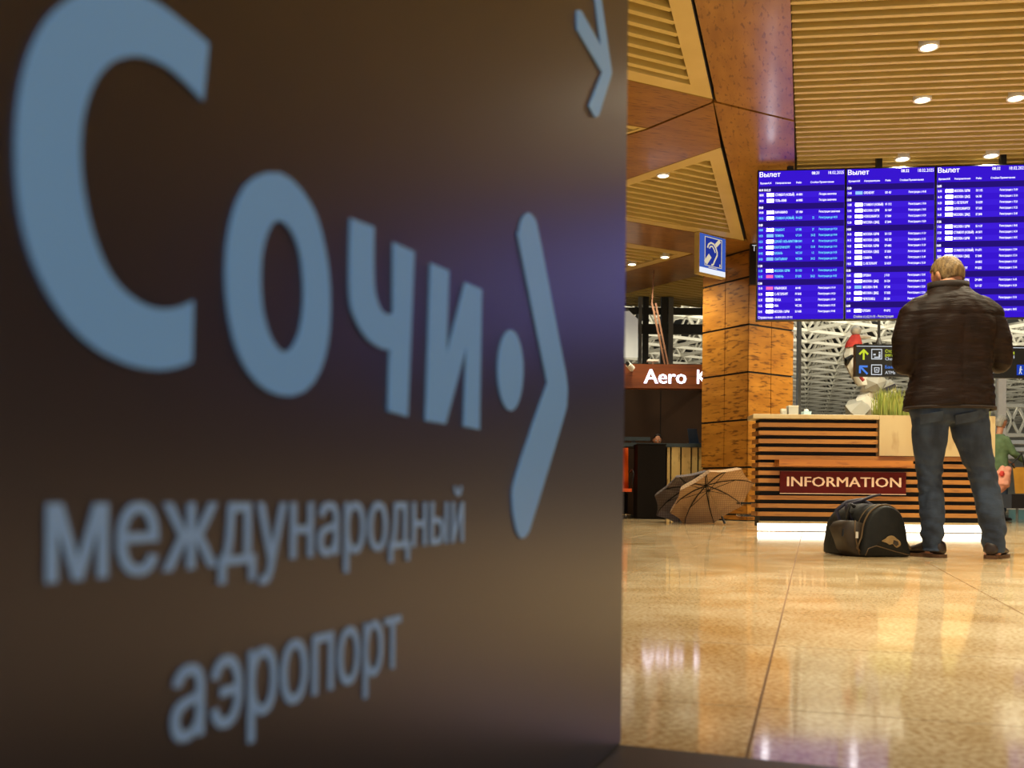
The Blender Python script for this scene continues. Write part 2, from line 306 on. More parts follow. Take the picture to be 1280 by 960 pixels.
def text_geo(s, bold=0.0):
    if (s, bold) not in _tx:
        c = bpy.data.curves.new('t', 'FONT'); c.body = s; c.resolution_u = 2 if len(s) < 14 else 1; c.fill_mode = 'NONE'
        o = bpy.data.objects.new('t', c); me = o.to_mesh()
        vs_ = [Vector(v.co[:2]) for v in me.vertices]; es_ = [tuple(e.vertices) for e in me.edges]
        ov, oe, of, _a, _b, _c = delaunay_2d_cdt(vs_, es_, [], 0, 1e-5)                # fill the outlines: keep the triangles inside by the even-odd rule
        P_ = np.array([tuple(v) for v in ov]); A_ = np.array([tuple(vs_[a]) for a, b in es_]); B_ = np.array([tuple(vs_[b]) for a, b in es_]); Fc = np.array([tuple(f) for f in of])
        ct = P_[Fc].mean(axis=1); x, y = ct[:, 0:1], ct[:, 1:2]
        up = (A_[None, :, 1] > y) != (B_[None, :, 1] > y); dy = np.where(B_[:, 1] == A_[:, 1], 1e-9, B_[:, 1] - A_[:, 1])
        hit = up & (x < (B_[:, 0] - A_[:, 0]) * (y - A_[:, 1]) / dy + A_[:, 0]); keep = hit.sum(axis=1) % 2 == 1
        _tx[(s, bold)] = ([(p[0], p[1], 0) for p in P_], [tuple(int(i) for i in f) for f in Fc[keep]])
        o.to_mesh_clear(); bpy.data.objects.remove(o); bpy.data.curves.remove(c)
    return _tx[(s, bold)]
def add_text(mb, s, o, x, y, h, width=None, align=0, bold=0.0, cap=.727, sx=1.0):
    """text on the plane (o; x, y): h = capital height in metres, align 0 left .5 centre 1 right"""
    vs, fs = text_geo(s, 0.0); k = h / cap; x0 = min(v[0] for v in vs); x1 = max(v[0] for v in vs)
    kx = k * sx if width is None else width / (x1 - x0)
    o, x, y = Vector(o), Vector(x), Vector(y); sh = -x0 - (x1 - x0) * align
    n = x.cross(y).normalized() * .00015
    for i, b in enumerate((-bold, 0, bold) if bold else (0,)): mb.faces([o + n * i + x * ((v[0] + sh + b) * kx) + y * (v[1] * k) for v in vs], fs)
def spline(pts, sub=5):
    """closed path through 2-D points; a third value True marks a corner"""
    n = len(pts); out = []
    for i in range(n):
        p0, p1, p2, p3 = (pts[(i + k - 1) % n] for k in range(4)); c1, c2 = len(p1) > 2, len(p2) > 2
        if c1 and c2: out.append(p1[:2]); continue
        t1 = [0, 0] if c1 else [(p2[k] - p0[k]) / 2 for k in (0, 1)]; t2 = [0, 0] if c2 else [(p3[k] - p1[k]) / 2 for k in (0, 1)]
        if c1: t1 = [(p2[k] - p1[k]) - t2[k] / 2 for k in (0, 1)]
        if c2: t2 = [(p2[k] - p1[k]) - t1[k] / 2 for k in (0, 1)]
        for j in range(sub):
            t = j / sub; a, b, c_, d = 2 * t**3 - 3 * t**2 + 1, t**3 - 2 * t**2 + t, -2 * t**3 + 3 * t**2, t**3 - t**2
            out.append(tuple(a * p1[k] + b * t1[k] + c_ * p2[k] + d * t2[k] for k in (0, 1)))
    return out
def clip_line(poly, o, d):
    """parameter range of the line o + t d inside a convex polygon (xy)"""
    ts = []
    n = len(poly)
    for i in range(n):
        a, b = poly[i], poly[(i + 1) % n]; ex, ey = b[0] - a[0], b[1] - a[1]; den = d[0] * ey - d[1] * ex
        if abs(den) < 1e-9: continue
        t = ((a[0] - o[0]) * ey - (a[1] - o[1]) * ex) / den; s = ((a[0] - o[0]) * d[1] - (a[1] - o[1]) * d[0]) / den
        if -1e-6 <= s <= 1 + 1e-6: ts.append(t)
    return (min(ts), max(ts)) if len(ts) > 1 else None
Z3 = Vector((0, 0, 1))
# ================================================================== STRUCTURE
# ---- floor: stone tiles laid on a slab, joints running away to the information desk
floor = thing('floor', kind='structure')
MB().box((8, 6, -.104), (40, 26, .2)).build('slab', 'grout', floor)
MB().box((30, 58, -.1), (110, 80, .19)).build('hall_slab', 'granite', floor)
ta, tb = Vector((.2969, .9549, 0)), Vector((.9549, -.2969, 0)); T = .655; G = .0045
def tile(mb, i, j):
    o = tb * (-.073 + i * T) + ta * (.21 + j * T)
    a, b = G / 2, T - G / 2
    pts = [o + tb * x + ta * y for x, y in ((a, a), (b, a), (b, b), (a, b))]
    mb.prism([p + Z3 * -.005 for p in pts], Z3 * .005)
far = MB(); nt_ = 0
for i in range(-16, 18):
    for j in range(-6, 32):
        c = tb * (-.073 + (i + .5) * T) + ta * (.21 + (j + .5) * T)
        if not (-8 < c.x < 14 and -2 < c.y < 17.4): continue
        if .6 < c.y < 7.5 and -.1 * c.y - .8 < c.x < .56 * c.y + .8:
            mb = MB(); tile(mb, i, j); mb.build('tile', 'granite', floor)
        else: tile(far, i, j)
tag(far.build('tile', 'granite', floor), kind='stuff')
# ---- ceiling: lacquered wood soffit panels around three-cornered coffers, all at one height
ZS = 4.0
ceil_w = thing('ceiling', kind='structure')
def soffit(pts, m, name='wood_panel'):
    MB().prism([P(x, y, ZS) for x, y in pts], Z3 * .03).build(name, m, ceil_w)
k1a, k1b = (863.6, 0), (890.7, 123.5)
def ex_y(a, b, y): return (a[0] + (b[0] - a[0]) * (y - a[1]) / (b[1] - a[1]), y)
soffit([ex_y((868.2, 0), (895.3, 123.5), -190), (982.6, -190), (992.3, 150), (895.6, 126.6)], 'wood_soffit')
bl = ext((786, 99.6), k1b, 560)
soffit([(890.4, 125), (889, 127.8), (808.5, 160), ext((808, 160.5), (786, 157), 600), (560, 120), bl], 'wood_soffit2')
soffit([(892.5, 128.3), (992.4, 152.2), (994.6, 302), (934.5, 301.5), (905.6, 184.5)], 'wood_soffit')
soffit([(891.4, 128.8), (810, 162), ext((808, 160.5), (786, 167), 600), (600, 258), (683, 258.5), (901, 184)], 'wood_soffit2')
soffit([(683, 259.6), (930.5, 301.3), (994.7, 302.6), (995.8, 345), (877, 343), (865.8, 316.8), ext((865, 316.5), (785, 304), 600), (600, 259.6)], 'wood_soffit2')
soffit([(866.2, 317.8), (876.5, 343.6), ext((876, 343.6), (785, 366), 600), ext((865, 317.8), (785, 339), 600)], 'wood_soffit2')
def coffer(outer, inner, sl_a, sl_b, pitch, closed, dark=None):
    """cream frame strips between outer and inner corners, baffles along sl_a>sl_b inside, plenum board above"""
    o = [P(*q, ZS) for q in outer]; n_ = [P(*q, ZS) for q in inner]
    m = len(o)
    for i in range(m if closed else m - 1):
        j = (i + 1) % m
        MB().prism([o[i], o[j], n_[j], n_[i]], Z3 * .11).build('coffer_frame', 'cream', ceil_w)
    for i in range(m if closed else m - 1):                              # reveal round the frame, one edge blackened as its shadow gap
        j = (i + 1) % m
        MB().prism([o[i], o[j], o[j] + Z3 * .22, o[i] + Z3 * .22], (o[i] - n_[i]).normalized() * .02).build('coffer_reveal', 'black_matt' if i == dark else 'plenum', ceil_w)
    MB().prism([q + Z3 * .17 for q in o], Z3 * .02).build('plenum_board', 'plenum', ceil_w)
    d = (P(*sl_b, ZS) - P(*sl_a, ZS)).normalized(); nn = Vector((-d.y, d.x, 0)); o0 = P(*sl_a, ZS)
    vals = [(q - o0).dot(nn) for q in n_]; k = 0; v0_ = min(vals) + .05
    while v0_ + k * pitch < max(vals):
        s = o0 + nn * (v0_ + k * pitch); r = clip_line([(q.x, q.y) for q in n_], (s.x, s.y), (d.x, d.y)); k += 1
        if r and r[1] - r[0] > .05:
            MB().span(s + d * r[0] + Z3 * .06, s + d * r[1] + Z3 * .06, .05, .10).build('slat', 'baffle', ceil_w)
sA, sB = (786, 99.6), k1b
coffer([bl, k1b, ex_y(k1a, k1b, -190)], [ext((786, 88), (863, 106), 560), (863, 106), ex_y((836, 0), (863.6, 105.6), -190)], sA, sB, .152, False, 1)
coffer([(683, 259), (901, 184.5), (930, 300.5)], [(700, 259.6), (887, 199), (912.5, 291)], (785, 276), (930, 300.5), .165, True, 1)
coffer([ext((865, 317), (785, 304), 600), (865, 317), ext((865, 317), (785, 339), 600)], [ext((847.5, 317.5), (785, 309.5), 600), (847.5, 317.5), ext((847.5, 317.5), (785, 334), 600)], (785, 304), (865, 317), .165, False)
coffer([ext((808, 160.5), (786, 157), 640), (808, 160.5), ext((808, 160.5), (786, 167), 640)], [ext((800, 160.6), (786, 158.6), 640), (800, 160.6), ext((800, 160.6), (786, 165), 640)], (785, 304), (865, 317), .165, False)
# the baffled bay behind the wood, over the kiosk
bay = [(718, 382.5), (876.5, 345), (925, 345), (925, 386)]
pb = [P(*q, ZS) for q in bay]
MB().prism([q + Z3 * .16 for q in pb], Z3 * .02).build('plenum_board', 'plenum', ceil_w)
d = (P(930, 300.5, ZS) - P(785, 276, ZS)).normalized(); nn = Vector((-d.y, d.x, 0)); o0 = pb[1]
for k in range(-24, 26):
    s = o0 + nn * (k * .165); r = clip_line([(q.x, q.y) for q in pb], (s.x, s.y), (d.x, d.y))
    if r and r[1] - r[0] > .05: MB().span(s + d * r[0] + Z3 * .06, s + d * r[1] + Z3 * .06, .05, .10).build('slat', 'baffle', ceil_w)
# ---- ceiling over the desk: long cream baffles under a board
ceil_b = thing('ceiling', kind='structure')
e1, e2 = Vector((.9927, -.1205, 0)), Vector((.1205, .9927, 0)); ZB = 4.04
q1 = P(996.6, 318, ZB); q0 = q1 - Vector((.2969, .9549, 0)) * 16.2
region = [q0, q0 + e1 * 15.6, q1 + e1 * 10.9, q1]
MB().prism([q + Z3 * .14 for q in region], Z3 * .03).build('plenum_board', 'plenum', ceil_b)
MB().prism([q - Z3 * .008 for q in (q0, q1)] + [q1 + Z3 * .14, q0 + Z3 * .14], e1 * .035).build('edge_trim', 'black_matt', ceil_b)
s0 = min(q.dot(e2) for q in region); s1 = max(q.dot(e2) for q in region); k = 0
while s0 + k * .137 < s1:
    s = e2 * (s0 + k * .137); r = clip_line([(q.x, q.y) for q in region], (s.x, s.y), (e1.x, e1.y)); k += 1
    if r and r[1] - r[0] > .1: MB().span(s + e1 * (r[0] + .05) + Z3 * (ZB + .05), s + e1 * r[1] + Z3 * (ZB + .05), .042, .10).build('slat', 'baffle', ceil_b)
# ---- window wall behind: posts, rails and panes
YW = 17.6
def wx(px): return W(px, 500, YW).x
win = thing('window_1', kind='structure', loc=(wx(998), YW, 0))
posts = [998, 1251, 1500]
for px, w, mm0 in zip(posts, (.055, .14, .1), ('grey_frame', 'white', 'grey_frame')): MB().box((wx(px), YW, 2.6), (w, .12, 5.2)).build('mullion', mm0, win)
MB().box(((wx(998) + wx(1500)) / 2, YW, 5.22), (wx(1500) - wx(998), .14, .12)).build('head_rail', 'grey_frame', win)
MB().box(((wx(998) + wx(1500)) / 2, YW, .04), (wx(1500) - wx(998), .14, .08)).build('sill_rail', 'grey_frame', win)
for a, b in zip(posts, posts[1:]): MB().box(((wx(a) + wx(b)) / 2, YW, 2.6), (wx(b) - wx(a) - .06, .012, 5.1)).build('pane', 'glass', win)
win2 = thing('window_2', kind='structure', loc=(wx(800), YW, 2.4))
for px, w, m in ((742, .12, 'dark_frame'), (799, .06, 'grey_frame'), (806, .10, 'dark_frame'), (837, .09, 'grey_frame'), (829, .12, 'dark_frame'), (970, .2, 'dark_frame')):
    MB().box((wx(px), YW, 3.0), (w, .12, 2.0)).build('mullion', m, win2)
xa, xb = wx(742), wx(975)
for y0, y1 in ((385, 393), (405.5, 417.5), (455, 500)):
    za, zb = W(840, y1, YW).z, W(840, y0, YW).z
    MB().box(((xa + xb) / 2, YW + .02, (za + zb) / 2), (xb - xa, .10, zb - za)).build('rail', 'dark_frame', win2)
for a, b in ((742, 806), (806, 837), (837, 970)): MB().box(((wx(a) + wx(b)) / 2, YW, 3.0), (wx(b) - wx(a) - .06, .012, 1.9)).build('pane', 'glass', win2)
MB().box(((xa + xb) / 2, YW + .05, 1.05), (xb - xa, .1, 2.1)).build('wall_back', 'kiosk_wall')['kind'] = 'structure'
# ---- hall beyond: dark roof sheet, end wall, and a grid of white roof trusses under it
MB().box((34, 58, 9.1), (100, 81, .2)).build('ceiling', 'roof')['kind'] = 'structure'
MB().box((34, 97, 4.5), (100, .3, 9)).build('wall_far', 'far_wall')['kind'] = 'structure'
ZT, ZT2, SP = 7.0, 8.3, 2.0
def lattice(th, i, sgn):
    """one roof truss along direction th, at offset i*SP; nodes every SP"""
    d = Vector((math.sin(th), math.cos(th), 0)); n_ = Vector((d.y, -d.x, 0)); run = []
    for j in range(-70, 90):
        q = n_ * (i * SP) + d * (j * SP)
        if 29 < q.y < 82 and .07 * q.y < q.x < .60 * q.y: run.append(q)
    if len(run) < 3: return
    t = thing('roof_truss', 'white lattice truss among the crossing trusses of the hall roof behind glass', 'truss', run[0] + Z3 * ZT, 0, 'crossing white trusses of the hall roof')
    A = [q + Z3 * ZT for q in run]; B = [q + d * (SP / 2) + Z3 * ZT2 for q in run]
    MB().span(A[0], A[-1], .115, .115).build('bottom_chord', 'truss', t); MB().span(B[0], B[-1], .09, .09).build('top_chord', 'truss', t)
    w = MB()
    for k in range(len(run)):
        w.span(A[k], B[k], .06, .06)
        if k: w.span(A[k], B[k - 1], .065, .065)
    tag(w.build('web', 'truss', t), kind='stuff')
for i in range(-60, 60): lattice(math.radians(62), i, 1)
for i in range(-10, 90): lattice(math.radians(-28), i, 0)
MB().prism([(-8, -2, ZS + .03), (-1.45, -2, ZS + .03), (1.52, 5.55, ZS + .03), (-.33, 5.55, ZS + .03), (-.33, 19.4, ZS + .03), (-8, 19.4, ZS + .03)], Z3 * .05).build('wood_panel', 'wood_soffit2', ceil_w)
wr = MB().box((15.2, 7.4, 2.1), (.2, 20, 4.2)).build('wall_right_added', 'wall_panel'); wr['kind'] = 'structure'  # unseen wall, added to darken what the near board reflects
MB().box((-.8, 11.6, ZS + .33), (9.6, 15.4, .04)).build('plenum_board', 'plenum', ceil_w)
for nm_, c_, d_ in (('wall_back', ((wx(742) - 8) / 2, YW + .05, 2.1), (wx(742) + 8, .1, 4.2)), ('wall_left', (-8.05, 11.8, 2.1), (.1, 11.6, 4.2))): MB().box(c_, d_).build(nm_, 'wall_panel')['kind'] = 'structure'
# ---- square pillar clad in wood panels, turned on its corner
pc = W(935, 500, 14.1); pc.z = 0
fl, fr_ = Vector((-.54, .842, 0)).normalized(), Vector((.842, .54, 0)).normalized(); PS = .96
pil = thing('pillar', 'square pillar clad in lacquered wood panels behind the two open umbrellas', 'pillar', pc + (fl + fr_) * (PS / 2))
MB().prism([pc + (fl + fr_) * .015, pc + fr_ * (PS - .015) + fl * .015, pc + (fl + fr_) * (PS - .015), pc + fl * (PS - .015) + fr_ * .015], Z3 * ZS).build('core', 'black_matt', pil)
zs = [0, .09] + [.09 + .70 * k for k in range(1, 6)] + [ZS - .01]
for dirv, nrm in ((fl, -fr_), (fr_, -fl)):
    for c in range(2):
        for z0, z1 in zip(zs, zs[1:]):
            a = pc + dirv * (c * PS / 2 + (.006 if c else 0)); b = pc + dirv * ((c + 1) * PS / 2 - (.006 if not c else 0))
            MB().prism([a + Z3 * (z0 + .014), b + Z3 * (z0 + .014), b + Z3 * (z1 - .014), a + Z3 * (z1 - .014)], -nrm * .02).build('panel', 'wood_pillar', pil)
so = thing('power_socket', 'white square power socket on the pillar above the beige umbrella', 'socket', pc + fr_ * -.0 + Z3 * .6)
a = on_plane(913, 600, pc - fr_ * .02, -fr_); R_ = Matrix((-fl, fr_, Z3)).transposed()
MB().box(a - fl * .06 + Z3 * .05 - fr_ * .006, (.105, .012, .105), R_).build('plate', 'paper', so)
MB().box(a - fl * .055 + Z3 * .052 - fr_ * .014, (.06, .008, .05), R_).build('outlet', 'black', so)
# ================================================================== THINGS
# ---- the dark board that fills the near side of the view
pw = P(776, 930, .012); pdir = Vector((.382, 1, 0)).normalized(); pn = Vector((pdir.y, -pdir.x, 0))
stele = thing('information_board', 'tall dark brown board with large pale blue Cyrillic lettering, close to the camera', 'board', pw)
MB().prism([pw, pw - pdir * 1.32, pw - pdir * 1.32 - pn * .07, pw - pn * .07], Z3 * 2.1).build('panel', 'stele', stele, bevel=.003)
bp0 = pw - pn * .35; bp0.z = 0
MB().prism([bp0, bp0 + pn * 1.1, bp0 + pn * 1.1 - pdir * 1.6, bp0 - pdir * 1.6], Z3 * .012).build('base_plate', 'stele_base', stele, bevel=.003)
pp0 = pw + pn * .0004
def onp(q): return on_plane(q[0], q[1], pp0, pn)
def letter(pts, name='letter'): MB().prism([onp(q) for q in pts], pn * .0012).build(name, 'vinyl', stele)
c7 = lambda l: [((x / 1.92), (y / 1.92)) + tuple(r) for x, y, *r in l]
letter(spline(c7([(497, 106, True), (440, 58), (380, 12), (330, -12), (260, -24), (195, -15), (150, 8), (110, 48), (75, 112), (50, 195), (38, 290), (36, 400), (46, 510), (70, 610), (112, 705), (165, 782), (230, 840), (300, 874), (370, 888), (420, 882), (457, 868, True), (460, 722, True), (430, 736), (385, 742), (340, 730), (290, 695), (250, 640), (220, 565), (200, 482), (190, 400), (191, 310), (206, 240), (230, 186), (265, 150), (310, 136), (350, 140), (400, 164), (445, 203), (483, 243, True)]), 4))
def by_angle(sp, n, c):
    a = sorted((math.atan2(y - c[1], x - c[0]), x, y) for x, y in sp); out = []
    for k in range(n):
        t = -math.pi + 2 * math.pi * k / n; i = 0
        while i < len(a) and a[i][0] < t: i += 1
        p, q = a[i - 1], a[i % len(a)]; d = (q[0] - p[0]) % (2 * math.pi) or 1; f = ((t - p[0]) % (2 * math.pi)) / d
        out.append((p[1] + (q[1] - p[1]) * f, p[2] + (q[2] - p[2]) * f))
    return out
oo = by_angle(spline([(336, 215), (308, 229), (290, 268), (281, 330), (285, 396), (299, 448), (323, 482), (352, 495), (378, 490), (398, 465), (409, 422), (411, 368), (406, 318), (393, 268), (372, 234), (354, 219)]), 56, (348, 357))
oi = by_angle(spline([(346, 275), (334, 287), (326, 316), (324, 352), (327, 390), (336, 421), (350, 440), (363, 436), (373, 416), (378, 385), (378, 350), (373, 315), (362, 288)]), 56, (348, 357))
MB().ring_prism([onp(q) for q in oo], [onp(q) for q in oi], pn * .0012).build('letter', 'vinyl', stele)
letter(spline([(437, 273, True), (466, 284, True), (466, 350), (470, 376), (478, 391), (490, 392, True), (490.4, 303, True), (516.5, 315, True), (508, 521, True), (484, 514, True), (486, 437, True), (474, 435), (457, 423), (443, 400), (436, 368)]))
letter([(537, 329), (560, 338.5), (556.5, 445), (580.5, 353), (601, 362), (598, 537), (578.5, 533), (582, 432), (555.5, 530), (531, 526)])
letter([(637 + 15.8 * math.cos(t) + 2 * math.sin(t) * 0, 463 + 50.5 * math.sin(t)) for t in [2 * math.pi * k / 36 for k in range(36)]], 'logo_dot')
letter(spline([(658, 266), (651, 275), (648, 290), (648.5, 308), (683, 479, True), (644, 594), (639.5, 628), (644, 661), (651, 673), (659, 666), (666, 646), (703, 524), (707.6, 502), (707.6, 476), (699, 430), (672.6, 293), (666, 272)]), 'logo_chevron')
letter([(720, 13), (725, 13), (750, 57), (742.5, 0), (735, -57), (743, -57), (750.8, 0), (764, 91), (762, 99), (747.5, 145), (742.5, 147), (735, 133), (751.7, 91), (720, 37)], 'logo_mark')
def panel_text(s, lx, ly, rx, ry, h, bold):
    o = onp((lx, ly)); r = onp((rx, ry)); mb = MB(); wdt = (r - o).dot(pdir)
    add_text(mb, s, o + pn * .0006, pdir, Z3, h, width=wdt, bold=bold); mb.build('lettering', 'vinyl_small', stele)
xh = (onp((62, 629)) - onp((62, 729))).z
panel_text('международный', 57, 729, 578, 683, xh * .727 / .546, .014)
xh2 = (onp((232, 838)) - onp((232, 931))).z
panel_text('аэропорт', 213, 931, 499, 838, xh2 * .727 / .546, .014)
# ---- departure screens hanging under the baffles
s_dir, s_n = Vector((.9944, -.1056, 0)), Vector((-.1056, -.9944, 0))
S0 = W(947.2, 213, 10.6); zt, zb = W(948, 213, 10.6).z, W(946.5, 401, 10.6).z; SH = zt - zb; SWID = .945
CITY = {1: [('b', '08:00 18.02.25'), ('w', '08:00', 'СТАМБУЛ (НОВЫЙ)', 'A4 8001', '', 'Посадка закончена'), ('w', '08:30', 'ТЕЛЬ-АВИВ', 'A4 8085', '', 'Посадка закончена'), ('b', '09:00'), ('w', '09:00', 'ВАРНАВИНО', 'UT 1000', '', 'Регистрация закончена'), ('c', '09:55', 'СТАМБУЛ (НОВЫЙ)', 'FV 6723', '22', 'Регистрация до 08:55'), ('b', '10:00'),
  ('c', '10:05', 'ТАШКЕНТ', 'UT 585', '27', 'Регистрация до 09:20'), ('c', '10:20', 'ТЮМЕНЬ', 'UT 514', '20-22', 'Регистрация до 09:40', 'sky'), ('c', '10:25', 'ДУБАЙ / АЛЬ-МАКТУМ', 'A4 5001', '40', 'Регистрация до 09:25'), ('c', '10:40', 'ЕКАТЕРИНБУРГ', 'U6 223', '15-18', 'Регистрация до 10:00'), ('c', '10:45', 'КАЗАНЬ', 'WZ 247', '1-2', 'Регистрация до 10:05'), ('c', '10:50', 'СЫКТЫВКАР', 'WZ 804', '20-22', 'Регистрация до 10:10', 'sky'),
  ('b', '11:00'), ('c', '11:05', 'МОСКВА / ШРМ', 'SU 1133', '8', 'Регистрация до 10:25'), ('c', '11:35', 'ТЮМЕНЬ', 'S7 5205', '20-22', 'Регистрация до 10:55', 'pink'), ('b', '12:00'), ('w', '12:10', 'УЛЬЯНОВСК', 'A4 401', '', 'Регистрация с 09:10', 'pink'), ('w', '12:20', 'С.-ПЕТЕРБУРГ', 'FV 6545', '', 'Регистрация с 09:20'), ('w', '12:30', 'ПЕНЗА', 'U6 391', '', 'Регистрация с 09:30'), ('w', '12:35', 'УФА', 'WZ 242', '', 'Регистрация с 09:35'), ('w', '12:45', 'МОСКВА / ШРМ', 'SU 1685', '', 'Регистрация с 09:45')],
 2: [('b', '12:00'), ('w', '12:45', 'ОРЕНБУРГ', 'DD 421', '', 'Регистрация с 09:45', 'sky'), ('b', '13:00'), ('w', '13:00', 'СТАМБУЛ (НОВЫЙ)', 'VF 1712', '', 'Регистрация с 10:00'), ('w', '13:05', 'МОСКВА / ШРМ', 'SU 1167', '', 'Регистрация с 10:05'), ('w', '13:20', 'НОВОСИБИРСК', 'S7 5004', '', 'Регистрация с 10:20'), ('w', '13:30', 'МОСКВА / ДМД', 'S7 2044', '', 'Регистрация с 10:30'), ('b', '14:00'), ('w', '14:10', 'МОСКВА / ШРМ', 'SU 1123', '', 'Регистрация с 11:10'), ('w', '14:15', 'МОСКВА / ДМД', 'WZ 322', '', 'Регистрация с 11:15'),
  ('w', '14:20', 'МОСКВА / ШРМ', 'DP 6842', '', 'Регистрация с 11:20'), ('w', '14:35', 'МОСКВА / ДМД', 'S7 2030', '', 'Регистрация с 11:35'), ('w', '14:40', 'САМАРА', 'WZ 181', '', 'Регистрация с 11:40'), ('w', '14:50', 'С.-ПЕТЕРБУРГ', 'SU 6557', '', 'Регистрация с 11:50'), ('b', '15:00'), ('w', '15:05', 'ЕРЕВАН', 'J 1122', '', 'Регистрация с 12:05'), ('w', '15:10', 'МОСКВА / ДМД', 'U6 224', '', 'Регистрация с 12:10'), ('w', '15:20', 'МОСКВА / ВНК', 'UT 245', '', 'Регистрация с 12:20', 'sky'), ('w', '15:30', 'МОСКВА / ДМД', 'S7 2032', '', 'Регистрация с 12:30'), ('w', '15:45', 'ЧЕРЕПОВЕЦ', 'D2 264', '', 'Регистрация с 12:45'), ('b', '16:00'), ('w', '16:00', 'ЕРЕВАН', 'FV 6712', '', 'Регистрация с 13:00')],
 3: [('b', '16:00'), ('w', '16:00', 'МОСКВА / ШРМ', 'SU 1135', '', 'Регистрация с 13:00'), ('w', '16:10', 'МОСКВА / ДМД', 'U6 243', '', 'Регистрация с 13:10'), ('w', '16:20', 'С.-ПЕТЕРБУРГ', 'SU 6559', '', 'Регистрация с 13:20'), ('w', '16:25', 'НОВОСИБИРСК', 'S7 5102', '', 'Регистрация с 13:25'), ('w', '16:45', 'МОСКВА / ДМД', 'S7 2040', '', 'Регистрация с 13:45'), ('b', '17:00'), ('w', '17:05', 'МОСКВА / ШРМ', 'SU 1137', '', 'Регистрация с 14:05'), ('w', '17:30', 'СТАМБУЛ (НОВЫЙ)', 'A4 5071', '', 'Регистрация с 14:30'), ('w', '17:35', 'МОСКВА / ШРМ', 'SU 1141', '', 'Регистрация с 14:35'),
  ('b', '18:00'), ('w', '18:00', 'СТАМБУЛ (НОВЫЙ)', 'FV 6771', '', 'Регистрация с 15:00'), ('w', '18:10', 'МОСКВА / ДМД', 'S7 2048', '', 'Регистрация с 15:10'), ('w', '18:25', 'КАЗАНЬ', 'A4 8032', '', 'Регистрация с 15:25'), ('w', '18:40', 'С.-ПЕТЕРБУРГ', 'FV 6552', '', 'Регистрация с 15:40'), ('b', '19:00'), ('w', '19:05', 'МОСКВА / ШРМ', 'DP 6844', '', 'Регистрация с 16:05'), ('w', '19:20', 'МОСКВА / ШРМ', 'SU 1127', '', 'Регистрация с 16:20'), ('b', '20:00'), ('w', '20:10', 'МОСКВА / ШРМ', 'SU 1139', '', 'Регистрация с 17:10'), ('b', '21:00'), ('w', '21:05', 'ТЮМЕНЬ', 'UT 516', '', 'Регистрация с 18:05')]}
FOOT = {1: 'Справочная – 8-800-301-19-91', 2: 'Стойки 61,62,91-93 - Регистрация', 3: 'Стойки 61,62,91-93 - Регистрация'}
LAB = ['departure screen with turquoise and pink rows, the one beside the wood pillar', 'departure screen of white rows above the maroon counter plate, man\'s shoulder covering its corner', 'departure screen behind the man\'s head, third from the pillar', 'departure screen beyond the third one, fourth from the pillar', 'departure screen beyond the fourth one, fifth from the pillar', 'sixth departure screen from the pillar', 'departure screen second from the far end of the hanging row', 'departure screen at the end of the hanging row farthest from the pillar']
proto = {}
